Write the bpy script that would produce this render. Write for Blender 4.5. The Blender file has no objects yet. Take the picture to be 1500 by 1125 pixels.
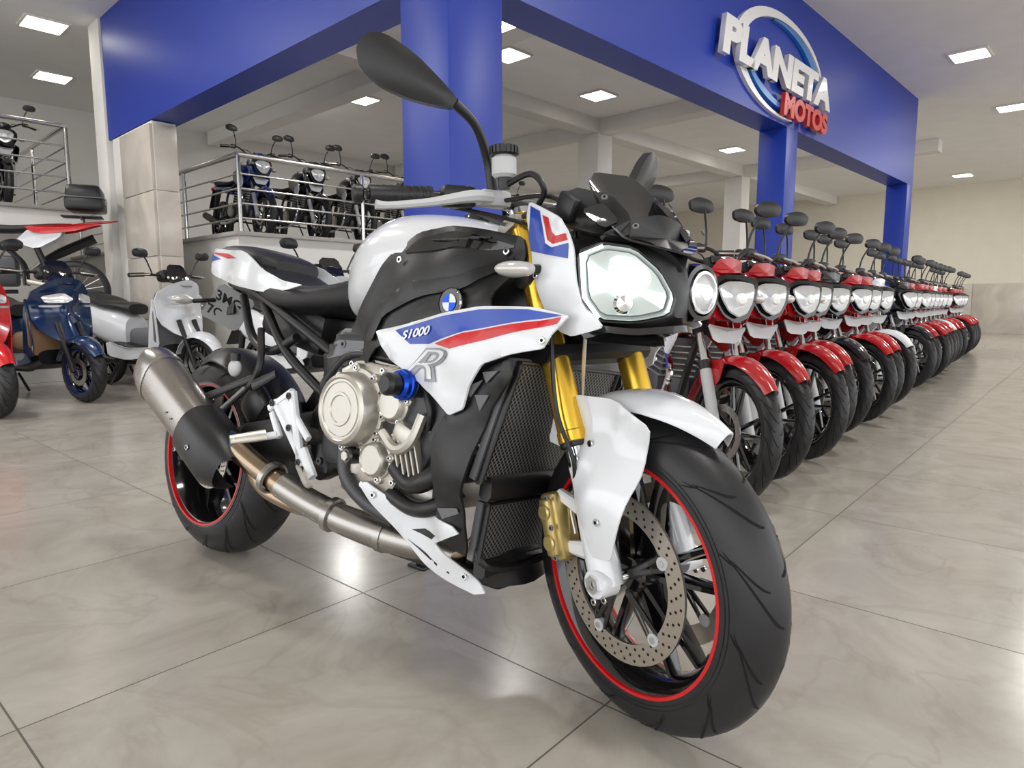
import bpy, bmesh, math, random
from mathutils import Vector, Matrix
random.seed(4)
V=Vector
scene=bpy.context.scene
# ------------------------------------------------------------------ materials
MATS={}
def mat(name,col,rough=.5,metal=0.,coat=0.,emit=0.,ecol=None,trans=0.,bump=0.,bscale=200.,spec=.5,var=.04,alpha=1.):
    if name in MATS: return MATS[name]
    m=bpy.data.materials.new(name); m.use_nodes=True
    nt=m.node_tree; b=nt.nodes['Principled BSDF']
    b.inputs['Base Color'].default_value=(*col,1)
    b.inputs['Roughness'].default_value=rough
    b.inputs['Metallic'].default_value=metal
    b.inputs['Coat Weight'].default_value=coat
    b.inputs['Coat Roughness'].default_value=.04
    b.inputs['Transmission Weight'].default_value=trans
    b.inputs['Specular IOR Level'].default_value=spec
    b.inputs['Alpha'].default_value=alpha
    if emit:
        b.inputs['Emission Color'].default_value=(*(ecol or col),1)
        b.inputs['Emission Strength'].default_value=emit
    tc=nt.nodes.new('ShaderNodeTexCoord')
    nz=nt.nodes.new('ShaderNodeTexNoise'); nz.inputs['Scale'].default_value=14; nz.inputs['Detail'].default_value=3
    nt.links.new(tc.outputs['Object'],nz.inputs['Vector'])
    mr=nt.nodes.new('ShaderNodeMapRange'); mr.inputs['To Min'].default_value=max(0,rough-var); mr.inputs['To Max'].default_value=min(1,rough+var)
    nt.links.new(nz.outputs['Fac'],mr.inputs['Value']); nt.links.new(mr.outputs['Result'],b.inputs['Roughness'])
    if bump:
        n2=nt.nodes.new('ShaderNodeTexNoise'); n2.inputs['Scale'].default_value=bscale
        nt.links.new(tc.outputs['Object'],n2.inputs['Vector'])
        bp=nt.nodes.new('ShaderNodeBump'); bp.inputs['Strength'].default_value=bump; bp.inputs['Distance'].default_value=.002
        nt.links.new(n2.outputs['Fac'],bp.inputs['Height']); nt.links.new(bp.outputs['Normal'],b.inputs['Normal'])
    MATS[name]=m; return m
WHITE=mat('paint_white',(.76,.78,.81),.20,coat=.8,var=.02)
BLUE=mat('paint_blue',(.004,.05,.40),.28,coat=.3,var=.02)
RED=mat('paint_red',(.58,.006,.010),.28,coat=.3,var=.02)
REDB=mat('paint_bike_red',(.44,.005,.009),.22,coat=1,var=.02)
BLK=mat('plastic_black',(.010,.010,.011),.36,bump=.15,bscale=600)
BLKG=mat('gloss_black',(.006,.006,.007),.12,coat=.6,var=.02)
RUB=mat('tyre_rubber',(.014,.014,.016),.44,bump=.1,bscale=150)
GRV=mat('tyre_groove',(.002,.002,.002),.9)
GOLD=mat('anodised_gold',(.80,.50,.06),.24,metal=.85,var=.06)
GOLDC=mat('caliper_gold',(.58,.45,.18),.35,metal=.8)
STEEL=mat('brushed_steel',(.40,.385,.36),.28,metal=.95,bump=.1,bscale=300)
ROTOR=mat('brake_rotor_steel',(.46,.42,.36),.34,metal=.85,bump=.1,bscale=300)
CHR=mat('chrome',(.75,.76,.78),.08,metal=1,var=.02)
ALU=mat('cast_aluminium',(.56,.535,.48),.36,metal=.8,bump=.2,bscale=350)
ALUD=mat('cast_dark',(.08,.08,.085),.42,metal=.6,bump=.2,bscale=350)
TIT=mat('titanium_can',(.34,.32,.30),.28,metal=.95,bump=.1,bscale=250)
HDR=mat('heated_header_steel',(.36,.27,.19),.22,metal=.95,var=.08)
HBLU=mat('heat_blued_steel',(.10,.16,.34),.25,metal=.95)
LEA=mat('seat_vinyl',(.012,.012,.013),.5,bump=.4,bscale=400)
ANB=mat('anodised_blue',(.01,.07,.55),.25,metal=.7)
LENS=mat('headlight_reflector',(.60,.66,.66),.16,metal=.6,emit=.18,ecol=(.85,1,.92),coat=1)
LENS2=mat('headlight_glass',(.88,.89,.90),.18,metal=0,coat=1)
LENS3=mat('headlight_facets',(.80,.82,.84),.16,metal=.45,coat=1,bump=.6,bscale=70)
LED=mat('headlight_led',(1,1,1),.3,emit=2.4,ecol=(.86,1,.93))
SMK=mat('smoked_screen',(.012,.012,.014),.06,coat=1,var=.01)
CLR=mat('indicator_clear',(.62,.61,.58),.15,metal=.3)
GREY=mat('plastic_grey',(.15,.15,.16),.5)
LGREY=mat('panel_grey',(.52,.53,.54),.4)
REDC=mat('tail_red',(.5,.01,.01),.15)
NAVY=mat('paint_navy',(.012,.040,.12),.2,coat=1,metal=.3,var=.02)
BRN=mat('scooter_tan',(.28,.17,.09),.5)
DKP=mat('paint_black',(.012,.012,.014),.18,coat=1,var=.02)
BLUB=mat('paint_bike_blue',(.01,.04,.25),.2,coat=1,var=.02)
PLATE=mat('plate_grey',(.24,.25,.25),.45,metal=.2)
SILV=mat('silver_decal',(.30,.31,.33),.35,metal=.4)
def mesh_mat():
    m=bpy.data.materials.new('radiator_guard_mesh'); m.use_nodes=True; nt=m.node_tree; b=nt.nodes['Principled BSDF']
    tc=nt.nodes.new('ShaderNodeTexCoord'); sp=nt.nodes.new('ShaderNodeSeparateXYZ'); cb=nt.nodes.new('ShaderNodeCombineXYZ')
    nt.links.new(tc.outputs['Object'],sp.inputs[0]); nt.links.new(sp.outputs['Y'],cb.inputs[0]); nt.links.new(sp.outputs['Z'],cb.inputs[1])
    mp=nt.nodes.new('ShaderNodeMapping'); mp.inputs['Rotation'].default_value=(0,0,math.radians(45))
    vo=nt.nodes.new('ShaderNodeTexVoronoi'); vo.voronoi_dimensions='2D'; vo.inputs['Scale'].default_value=115; vo.inputs['Randomness'].default_value=0.0
    nt.links.new(cb.outputs[0],mp.inputs['Vector']); nt.links.new(mp.outputs['Vector'],vo.inputs['Vector'])
    cr=nt.nodes.new('ShaderNodeValToRGB'); cr.color_ramp.elements[0].position=.36; cr.color_ramp.elements[0].color=(.006,.006,.006,1)
    cr.color_ramp.elements[1].position=.44; cr.color_ramp.elements[1].color=(.20,.20,.20,1)
    nt.links.new(vo.outputs['Distance'],cr.inputs['Fac']); nt.links.new(cr.outputs['Color'],b.inputs['Base Color'])
    b.inputs['Roughness'].default_value=.4; b.inputs['Metallic'].default_value=.3
    return m
RADM=mesh_mat()

# ------------------------------------------------------------------ mesh builder
def chaikin(pts,k=.18,it=1,closed=True):
    for _ in range(it):
        o=[]; n=len(pts)
        for i in range(n if closed else n-1):
            a=V(pts[i]);b=V(pts[(i+1)%n]); o+= [a.lerp(b,k),a.lerp(b,1-k)]
        pts=o
    return pts
def catmull(pts,n=6):
    P=[V(p) for p in pts]
    if len(P)<3: return P
    P=[P[0]*2-P[1]]+P+[P[-1]*2-P[-2]]; o=[]
    for i in range(1,len(P)-2):
        a,b,c,d=P[i-1:i+3]
        for k in range(n):
            t=k/n; o.append(.5*((2*b)+(c-a)*t+(2*a-5*b+4*c-d)*t*t+(3*b-a-3*c+d)*t**3))
    o.append(P[-2]); return o
def field(cps):
    def f(x,z):
        sw=s=0
        for cx,cz,y in cps:
            w=1/((x-cx)**2+(z-cz)**2+1e-4)**1.2; sw+=w; s+=w*y
        return s/sw
    return f
class MB:
    def __init__(s): s.v=[];s.f=[];s.m=[];s.mats=[];s.T=None
    def mi(s,m):
        if m not in s.mats: s.mats.append(m)
        return s.mats.index(m)
    def add(s,vs,fs,m,mirror=False):
        o=len(s.v); k=s.mi(m); vs=[V(v) for v in vs]
        if s.T is not None: tv=[s.T@v for v in vs]
        else: tv=vs
        s.v+=tv; s.f+=[tuple(o+i for i in f) for f in fs]; s.m+=[k]*len(fs)
        if mirror:
            o=len(s.v); mv=[V((v.x,-v.y,v.z)) for v in vs]
            if s.T is not None: mv=[s.T@v for v in mv]
            s.v+=mv; s.f+=[tuple(o+i for i in reversed(f)) for f in fs]; s.m+=[k]*len(fs)
    def addbm(s,bm,m,mirror=False):
        bm.verts.index_update(); s.add([v.co.copy() for v in bm.verts],[[v.index for v in f.verts] for f in bm.faces],m,mirror); bm.free()
    def box(s,c,size,m,rot=(0,0,0),bev=.006,mirror=False,taper=1.):
        bm=bmesh.new(); bmesh.ops.create_cube(bm,size=1)
        for v in bm.verts:
            t=taper if v.co.z>0 else 1
            v.co=V((v.co.x*size[0]*t,v.co.y*size[1]*t,v.co.z*size[2]))
        if bev: bmesh.ops.bevel(bm,geom=bm.edges[:],offset=min(bev,min(size)*.45),segments=2,affect='EDGES',profile=.5)
        R=Matrix.Rotation(math.radians(rot[2]),4,'Z')@Matrix.Rotation(math.radians(rot[1]),4,'Y')@Matrix.Rotation(math.radians(rot[0]),4,'X')
        bmesh.ops.transform(bm,matrix=Matrix.Translation(V(c))@R,verts=bm.verts[:]); s.addbm(bm,m,mirror)
    def lathe(s,prof,p,ax,m,seg=32,closed=False,mirror=False,ang=None):
        ax=V(ax).normalized(); q=ax.orthogonal().normalized(); w=ax.cross(q); p=V(p)
        vs=[];fs=[];n=len(prof)
        for i in range(seg):
            a=2*math.pi*i/seg; d=q*math.cos(a)+w*math.sin(a)
            for r,h in prof: vs.append(p+d*r+ax*h)
        for i in range(seg):
            j=(i+1)%seg
            for k in range(n if closed else n-1):
                l=(k+1)%n; fs.append((i*n+k,j*n+k,j*n+l,i*n+l))
        s.add(vs,fs,m,mirror)
    def cyl(s,p1,p2,r1,m,r2=None,seg=20,mirror=False,bev=.0):
        p1=V(p1);p2=V(p2);L=(p2-p1).length; r2=r1 if r2 is None else r2; b=bev
        s.lathe([(0.0001,0),(r1-b,0),(r1,b),(r2,L-b),(r2-b,L),(0.0001,L)],p1,p2-p1,m,seg,False,mirror)
    def tube(s,pts,r,m,seg=8,n=6,mirror=False,radii=None,sm=True):
        P=catmull(pts,n) if sm else [V(p) for p in pts]
        N=len(P)
        if radii:
            R=[]; K=len(radii)-1
            for i in range(N):
                t=i/(N-1)*K; k=min(int(t),K-1); R.append(radii[k]*(1-(t-k))+radii[k+1]*(t-k))
        else: R=[r]*N
        vs=[];fs=[];up=None
        for i in range(N):
            t=(P[min(i+1,N-1)]-P[max(i-1,0)]).normalized()
            if up is None: up=t.orthogonal().normalized()
            else: up=(up-t*up.dot(t)).normalized()
            w=t.cross(up)
            for k in range(seg):
                a=2*math.pi*k/seg; vs.append(P[i]+(up*math.cos(a)+w*math.sin(a))*R[i])
        for i in range(N-1):
            for k in range(seg):
                l=(k+1)%seg; fs.append((i*seg+k,i*seg+l,(i+1)*seg+l,(i+1)*seg+k))
        fs.append(tuple(range(seg-1,-1,-1))); fs.append(tuple((N-1)*seg+k for k in range(seg)))
        s.add(vs,fs,m,mirror)
    def beam(s,p1,p2,w1,w2,d1,d2,m,side=(0,1,0),mirror=False):
        p1=V(p1);p2=V(p2);t=(p2-p1).normalized();sd=V(side);sd=(sd-t*sd.dot(t)).normalized();u=t.cross(sd)
        vs=[]
        for p,w,d in ((p1,w1,d1),(p2,w2,d2)):
            for a,b in ((-1,-.5),(-.6,-1),(.6,-1),(1,-.5),(1,.5),(.6,1),(-.6,1),(-1,.5)): vs.append(p+u*a*w/2+sd*b*d/2)
        fs=[(i,(i+1)%8,8+(i+1)%8,8+i) for i in range(8)]+[tuple(range(7,-1,-1)),tuple(range(8,16))]
        s.add(vs,fs,m,mirror)
    def ell(s,c,r,m,rot=(0,0,0),mirror=False,u=16,v=10):
        bm=bmesh.new(); bmesh.ops.create_uvsphere(bm,u_segments=u,v_segments=v,radius=1)
        R=Matrix.Rotation(math.radians(rot[2]),4,'Z')@Matrix.Rotation(math.radians(rot[1]),4,'Y')@Matrix.Rotation(math.radians(rot[0]),4,'X')
        bmesh.ops.transform(bm,matrix=Matrix.Translation(V(c))@R@Matrix.Diagonal((*r,1)),verts=bm.verts[:]); s.addbm(bm,m,mirror)
    def loft(s,secs,m,caps=True,mirror=False):
        n=len(secs[0]); vs=[p for q in secs for p in q]; fs=[]
        for i in range(len(secs)-1):
            for k in range(n):
                l=(k+1)%n; fs.append((i*n+k,i*n+l,(i+1)*n+l,(i+1)*n+k))
        if caps: fs.append(tuple(range(n-1,-1,-1))); fs.append(tuple((len(secs)-1)*n+k for k in range(n)))
        s.add(vs,fs,m,mirror)
    def sloft(s,keys,m,e=2.5,n=24,sub=5,mirror=False,y0=0):
        K=catmull([V((k[0],k[1],k[2],k[3])) for k in keys],sub) if len(keys)>2 else keys
        secs=[]
        for x,hw,zt,zb in K:
            hw=max(hw,.002); c=(zt+zb)/2;h=(zt-zb)/2; q=[]
            for i in range(n):
                a=2*math.pi*i/n; ca,sa=math.cos(a),math.sin(a)
                q.append(V((x,y0+hw*math.copysign(abs(ca)**(2/e),ca),c+h*math.copysign(abs(sa)**(2/e),sa))))
            secs.append(q)
        s.loft(secs,m,True,mirror)
    def skin(s,outline,yf,th,m,grid=.022,mirror=True,k=.12,off=0.):
        pts=chaikin([V((x,0,z)) for x,z in outline],k,1) if k else [V((x,0,z)) for x,z in outline]
        bm=bmesh.new(); vv=[bm.verts.new(p) for p in pts]; bm.faces.new(vv)
        xs=[p.x for p in pts]; zs=[p.z for p in pts]
        for lo,hi,no,ix in ((min(xs),max(xs),(1,0,0),0),(min(zs),max(zs),(0,0,1),2)):
            g=lo+grid
            while g<hi:
                co=[0,0,0];co[ix]=g+1e-5
                bmesh.ops.bisect_plane(bm,geom=bm.verts[:]+bm.edges[:]+bm.faces[:],plane_co=co,plane_no=no,dist=1e-6); g+=grid
        bmesh.ops.triangulate(bm,faces=[f for f in bm.faces if len(f.verts)>4])
        bm.verts.index_update(); n=len(bm.verts)
        bd=set()
        be=[e for e in bm.edges if len(e.link_faces)==1]
        for e in be: bd.update(v.index for v in e.verts)
        if not callable(yf): c=yf; yf=lambda x,z:c
        outer=[];inner=[]
        for v in bm.verts:
            y=yf(v.co.x,v.co.z)-off
            outer.append(V((v.co.x,y+(th*.3 if v.index in bd else 0),v.co.z))); inner.append(V((v.co.x,y+th,v.co.z)))
        fs=[[v.index for v in f.verts] for f in bm.faces]
        fs2=[[n+i for i in reversed(f)] for f in fs]
        sd=[[e.verts[0].index,e.verts[1].index,n+e.verts[1].index,n+e.verts[0].index] for e in be]
        bm.free(); s.add(outer+inner,fs+fs2+sd,m,mirror)
    def patch(s,pts,m,bulge=0.,th=.004,rings=4,k=.15,mirror=False,cen=None,it=1):
        P=chaikin(pts,k,it) if k else [V(p) for p in pts]
        n=len(P); c=sum(P,V((0,0,0)))/n if cen is None else V(cen)
        nn=V((0,0,0))
        for i in range(n): nn+=(P[i]-c).cross(P[(i+1)%n]-c)
        nn.normalize(); vs=[];fs=[]
        for sgn in (1,-1):
            o=len(vs)
            for r in range(rings):
                t=1-r/rings
                for p in P: vs.append(c.lerp(p,t)+nn*(bulge*(1-t*t) if sgn>0 else (bulge*(1-t*t)-th if th<.02 else -bulge*(1-t*t)-th)))
            vs.append(c+nn*(bulge if sgn>0 else (bulge-th if th<.02 else -bulge-th)))
            for r in range(rings-1):
                for i in range(n):
                    j=(i+1)%n; f=(o+r*n+i,o+r*n+j,o+(r+1)*n+j,o+(r+1)*n+i); fs.append(f if sgn>0 else f[::-1])
            r=rings-1
            for i in range(n):
                j=(i+1)%n; f=(o+r*n+i,o+r*n+j,o+rings*n); fs.append(f if sgn>0 else f[::-1])
        o=rings*n+1
        for i in range(n):
            j=(i+1)%n; fs.append((i,o+i,o+j,j))
        s.add(vs,fs,m,mirror)
    def arch(s,cx,cz,a0,a1,rf,wf,th,m,NA=18,NW=11,drop=.035,pw=2.5):
        vs=[];fs=[]
        for i in range(NA+1):
            u=i/NA;a=math.radians(a0+(a1-a0)*u)
            for L in (0,th):
                for j in range(NW):
                    q=-1+2*j/(NW-1); r=rf(u)+L-drop*abs(q)**pw; vs.append(V((cx+r*math.cos(a),wf(u)*q,cz+r*math.sin(a))))
        st=2*NW
        for i in range(NA):
            for j in range(NW-1):
                for L in (0,NW): a=i*st+L+j; fs.append((a,a+1,a+st+1,a+st))
            for j in (0,NW-1): a=i*st+j; fs.append((a,a+NW,a+st+NW,a+st))
        o=NA*st
        for j in range(NW-1): fs.append((j,j+1,NW+j+1,NW+j)); fs.append((o+j,o+j+1,o+NW+j+1,o+NW+j))
        s.add(vs,fs,m)
    def finish(s,name,parent=None,M=None,ang=38):
        me=bpy.data.meshes.new(name); me.from_pydata([tuple(v) for v in s.v],[],s.f)
        for m in s.mats: me.materials.append(m)
        me.polygons.foreach_set('material_index',s.m)
        bm=bmesh.new(); bm.from_mesh(me); bmesh.ops.recalc_face_normals(bm,faces=bm.faces[:]); bm.to_mesh(me); bm.free()
        me.polygons.foreach_set('use_smooth',[True]*len(me.polygons)); me.set_sharp_from_angle(angle=math.radians(ang)); me.update()
        o=bpy.data.objects.new(name,me); scene.collection.objects.link(o)
        if parent: o.parent=parent
        if M is not None:
            if parent: o.matrix_local=M
            else: o.matrix_world=M
        return o
def empty(name,M):
    e=bpy.data.objects.new(name,None); e.empty_display_size=.2; scene.collection.objects.link(e); e.matrix_world=M; return e
def text_mesh(name,body,size,extr,m,M,parent=None,shear=0.,off=0.,bold=0.):
    cu=bpy.data.curves.new(name+'_c','FONT'); cu.body=body; cu.size=size; cu.extrude=extr; cu.shear=shear; cu.offset=bold; cu.align_x='LEFT'
    t=bpy.data.objects.new(name+'_t',cu); scene.collection.objects.link(t); dg=bpy.context.evaluated_depsgraph_get()
    me=bpy.data.meshes.new_from_object(t.evaluated_get(dg)); bpy.data.objects.remove(t); bpy.data.curves.remove(cu)
    me.materials.clear(); me.materials.append(m)
    o=bpy.data.objects.new(name,me); scene.collection.objects.link(o)
    if parent: o.parent=parent; o.matrix_local=M
    else: o.matrix_world=M
    return o
def decal_text(name,body,m,x0,x1,z0,z1,slope,yf,off,parent,shear=.3,bold=0.):
    """flat text wrapped onto a side panel of lateral field yf (both letters and panel lie in bike space)"""
    o=text_mesh(name,body,.1,0,m,Matrix(),parent,shear=shear,bold=bold); me=o.data
    bm=bmesh.new(); bm.from_mesh(me); bmesh.ops.triangulate(bm,faces=bm.faces[:]); bmesh.ops.subdivide_edges(bm,edges=bm.edges[:],cuts=1); bm.to_mesh(me); bm.free()
    xs=[v.co.x for v in me.vertices]; ys=[v.co.y for v in me.vertices]; a,b,c,d_=min(xs),max(xs),min(ys),max(ys)
    for v in me.vertices:
        x=x0+(v.co.x-a)/(b-a)*(x1-x0); z=z0+(v.co.y-c)/(d_-c)*(z1-z0)+slope*(x-x0); v.co=V((x,yf(x,z)-off,z))
    return o

# ------------------------------------------------------------------ wheel
def tyre(mb,cx,cz,R,hw,h,seg=64,grooves=0,inner=100):
    prof=[]
    for i in range(15):
        p=math.radians(-inner+2*inner*i/14); prof.append((R-h+h*math.cos(p),hw*math.sin(p)))
    prof2=prof+[(prof[-1][0]-.004,hw*.5),(prof[0][0]-.004,-hw*.5)]
    mb.lathe(prof2,(cx,0,cz),(0,1,0),RUB,seg,closed=True)
    def S(th,ph,off=.0009):
        r=R-h+(h+off)*math.cos(ph); return V((cx+r*math.cos(th),(hw+off)*math.sin(ph),cz+r*math.sin(th)))
    for k in range(grooves):
        for sg in (-1,1):
            t0=2*math.pi*(k+(.5 if sg>0 else 0))/grooves
            for (pa,pb,da,w,of) in ((4,74,.46,.0042,0),(24,66,.20,.0032,.2),(60,80,.10,.0026,.36)):
                vs=[];fs=[];n=12
                for i in range(n+1):
                    u=i/n; ph=math.radians(pa+(pb-pa)*u)*sg; th=t0+of+da*(u**1.6)
                    ww=w*(math.sin(math.pi*min(1,max(.06,u*.94+.03)))**.5)/R
                    vs+= [S(th-ww,ph),S(th+ww,ph)]
                for i in range(n): fs.append((2*i,2*i+1,2*i+3,2*i+2))
                mb.add(vs,fs,GRV)
    for sg in (-1,1): # moulded sidewall rings
        for ph in (82,88): mb.lathe([(R-h+(h+.0012)*math.cos(math.radians(ph+q)),sg*(hw+.0012)*math.sin(math.radians(ph+q))) for q in (-.8,.8)],(cx,0,cz),(0,1,0),RUB,seg)
def rim(mb,cx,cz,r,hw,m,seg=64,stripe=None,sp=5,spw=.022,hub=.035,sy=0.,double=True,sw=.010):
    mb.lathe([(r,-hw),(r+.004,-hw+.003),(r-.004,-hw+.012),(r-.020,-hw*.45),(r-.020,hw*.45),(r-.004,hw-.012),(r+.004,hw-.003),(r,hw),
              (r-.010,hw-.004),(r-.028,hw*.42),(r-.030,0),(r-.028,-hw*.42),(r-.010,-hw+.004)],(cx,0,cz),(0,1,0),m,seg,closed=True)
    if stripe:
        for sg in (-1,1):
            mb.lathe([(r-sw,sg*(hw-.004)),(r-sw+.001,sg*(hw+.002+sy)),(r,sg*(hw+.002+sy)),(r+.001,sg*(hw-.001))],(cx,0,cz),(0,1,0),stripe,seg,closed=True)
            mb.lathe([(r-.001,sg*(hw-.004)),(r,sg*(hw+.001+sy)),(r+.005,sg*(hw+.001+sy)),(r+.006,sg*(hw-.001))],(cx,0,cz),(0,1,0),m,seg,closed=True)
    mb.cyl((cx,-hw*.7,cz),(cx,hw*.7,cz),hub,m,seg=24,bev=.004)
    for k in range(sp):
        a=2*math.pi*k/sp+.3
        for da in ((-.20,.20) if double else (0,)):
            p1=V((cx+hub*.8*math.cos(a+da*1.2),0,cz+hub*.8*math.sin(a+da*1.2))); p2=V((cx+(r-.024)*math.cos(a+da),0,cz+(r-.024)*math.sin(a+da)))
            mb.beam(p1,p2,spw,spw*.62,hw*1.0,hw*.5,m)
def disc(mb,cx,cz,y,ro,ri,m,holes=True,sg=-1,carrier=GREY,seg=56):
    mb.lathe([(ri,y-.0025),(ro,y-.0025),(ro,y+.0025),(ri,y+.0025)],(cx,0,cz),(0,1,0),m,seg,closed=True)
    if holes:
        nn=36
        for k in range(nn):
            for j in range(3):
                r=ri+(ro-ri)*(.22+.28*j); a=2*math.pi*(k+j*.33)/nn
                c=V((cx+r*math.cos(a),y+sg*.0029,cz+r*math.sin(a)))
                vs=[c+V((math.cos(t)*.0030,0,math.sin(t)*.0030)) for t in [i*math.pi/3 for i in range(6)]]
                mb.add(vs,[tuple(range(6))],GRV)
    for k in range(5):
        a=2*math.pi*k/5+.5
        for da in (-.16,.16):
            mb.beam((cx+.03*math.cos(a),y,cz+.03*math.sin(a)),(cx+(ri+.002)*math.cos(a+da*.6),y,cz+(ri+.002)*math.sin(a+da*.6)),.014,.008,.008,.006,carrier)
        mb.cyl((cx+(ri+.002)*math.cos(a),y-.006,cz+(ri+.002)*math.sin(a)),(cx+(ri+.002)*math.cos(a),y+.006,cz+(ri+.002)*math.sin(a)),.012,LGREY,seg=14)
        mb.cyl((cx+(ri+.002)*math.cos(a),y+sg*.007,cz+(ri+.002)*math.sin(a)),(cx+(ri+.002)*math.cos(a),y+sg*.0085,cz+(ri+.002)*math.sin(a)),.006,CHR,seg=10)
def bolt(mb,p,r=.006,m=None,ax=(0,-1,0),mirror=False):
    p=V(p);a=V(ax); mb.cyl(p,p+a*.004,r,m or CHR,seg=10,mirror=mirror,bev=.001); mb.cyl(p+a*.0041,p+a*.0045,r*.5,GRV,seg=6,mirror=mirror)

# ================================================================== MAIN BIKE
LEAN=8
B=Matrix.Translation(V((-.921,2.102,0)))@Matrix.Rotation(math.atan2(-.912,1.191),4,'Z')@Matrix.Rotation(math.radians(-LEAN),4,'X')
bike=empty('naked_sport_motorcycle',B)
FX,FZ=1.462,.300; RX,RZ=-.03,.32
ax=V((-.362,0,.932)).normalized(); p0=V((FX-.027,0,FZ-.0125))
SM=Matrix.Translation(p0)@Matrix.Rotation(math.radians(-20),4,ax)@Matrix.Translation(-p0)
# rear wheel
mb=MB(); tyre(mb,RX,RZ,.32,.095,.088,grooves=14,inner=96); rim(mb,RX,RZ,.224,.090,BLKG,stripe=RED,sp=5,spw=.024,sy=.006,sw=.007)
disc(mb,RX,RZ,-.075,.11,.08,ROTOR,carrier=GREY); mb.cyl((RX,-.15,RZ),(RX,.15,RZ),.014,CHR)
mb.lathe([(.07,.085),(.105,.085),(.105,.092),(.07,.092)],(RX,0,RZ),(0,1,0),GREY,48,closed=True)
mb.finish('rear_wheel',bike)
# front wheel
mb=MB(); tyre(mb,FX,FZ,.30,.0605,.070,seg=80,grooves=12,inner=96); rim(mb,FX,FZ,.222,.057,BLKG,seg=80,stripe=RED,sp=5,spw=.020,sy=.002,sw=.007)
for sg in (-1,1): disc(mb,FX,FZ,.068*sg,.160,.122,ROTOR,sg=sg,carrier=BLKG)
mb.cyl((FX,-.125,FZ),(FX,.125,FZ),.012,CHR); mb.finish('front_wheel',bike,SM)
# fork
def fk(t,y=-.1,fwd=0): # t: height above axle along fork
    return V((FX,y,FZ))+ax*t+V((.932,0,.362))*fwd
mb=MB()
mb.cyl(fk(.265),fk(.74),.0285,GOLD,seg=28,mirror=True,bev=.003)
mb.cyl(fk(.262),fk(.285),.0305,GOLD,seg=28,mirror=True,bev=.002)
mb.cyl(fk(.50),fk(.62),.0300,GOLD,seg=28,mirror=True,bev=.004)
mb.cyl(fk(.252),fk(.264),.029,BLK,seg=24,mirror=True,bev=.002)
mb.cyl(fk(.08),fk(.26),.0215,CHR,seg=24,mirror=True)
mb.cyl(fk(.735),fk(.755),.0255,CHR,seg=20,mirror=True,bev=.003); mb.cyl(fk(.754),fk(.764),.012,ANB,seg=12,mirror=True)
mb.tube([fk(.15),fk(.09),fk(.03),fk(-.01)],.03,WHITE,seg=14,mirror=True,radii=[.0265,.030,.032,.030])
mb.beam(fk(.13,-.1),fk(.02,-.1,-.0),.05,.055,.036,.036,WHITE,mirror=True)
mb.beam(fk(.05,-.098,-.005),fk(.075,-.098,-.105),.040,.022,.022,.018,WHITE,mirror=True)
mb.beam(fk(.12,-.098,-.005),fk(.175,-.098,-.085),.030,.022,.022,.018,WHITE,mirror=True)
mb.lathe([(.008,-.02),(.026,-.02),(.028,-.016),(.028,.02),(.008,.02)],(FX,-.112,FZ),(0,1,0),WHITE,24,mirror=True)
mb.lathe([(.010,-.026),(.018,-.026),(.018,-.018)],(FX,-.112,FZ),(0,1,0),CHR,6,mirror=True)
bolt(mb,(FX+.005,-.134,FZ-.030),.007,mirror=True); bolt(mb,(FX+.028,-.130,FZ-.020),.007,mirror=True)
# caliper
cc=fk(.115,-.098,-.105)
mb.T=Matrix.Translation(cc)@Matrix.Rotation(math.radians(-16),4,'Y')
mb.box((0,0,0),(.050,.052,.135),GOLDC,bev=.010); mb.box((.0,-.026,.0),(.034,.02,.115),GOLDC,bev=.007)
for dz in (-.03,.03):
    mb.cyl((0,-.03,dz),(0,-.040,dz),.017,GOLDC,seg=18,bev=.003)
for dz in (-.058,0,.058): bolt(mb,(.018,-.036,dz),.006,GREY)
mb.T=Matrix.Translation(V((cc.x,-cc.y,cc.z)))@Matrix.Rotation(math.radians(-16),4,'Y'); mb.box((0,0,0),(.050,.052,.125),GOLDC,bev=.010); mb.T=None
# clamps
mb.beam(fk(.60,-.135,0),fk(.60,.135,0),.045,.045,.03,.03,ALUD,side=ax); mb.box(fk(.60,0,-.02),(.07,.12,.05),ALUD,rot=(0,-21,0),bev=.01)
mb.beam(fk(.44,-.135,0),fk(.44,.135,0),.06,.06,.04,.04,BLK,side=ax)
mb.beam(fk(.725,-.135,-.01),fk(.725,.135,-.01),.07,.07,.024,.024,ALU,side=ax)
mb.cyl(fk(.44,0,-.03),fk(.74,0,-.03),.03,BLK)
mb.finish('front_fork',bike,SM)
# front fender
mb=MB()
mb.arch(FX,FZ,132,57,lambda u:.334+.010*math.sin(math.pi*u)+.010*max(0,(u-.7)/.3),lambda u:.076 if u<.40 else .076*(1-((u-.40)/.60)**1.6*.80),.004,WHITE,NA=24,NW=13,drop=.030,pw=3)
fy=field([(1.36,.56,-.088),(1.45,.60,-.082),(1.53,.56,-.078),(1.45,.45,-.145),(1.50,.40,-.135),(1.45,.36,-.135),(1.40,.50,-.125)])
mb.skin([(1.285,.535),(1.30,.60),(1.36,.635),(1.46,.635),(1.545,.592),(1.535,.545),(1.540,.50),(1.520,.41),(1.505,.355),(1.455,.350),(1.43,.40),(1.375,.50),(1.34,.525)],fy,.004,WHITE,grid=.018,mirror=True)
for p in ((1.42,.55),(1.475,.42),(1.40,.52)): bolt(mb,(p[0],fy(*p)-.001,p[1]),.007,mirror=True)
mb.finish('front_fender',bike,SM)
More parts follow.
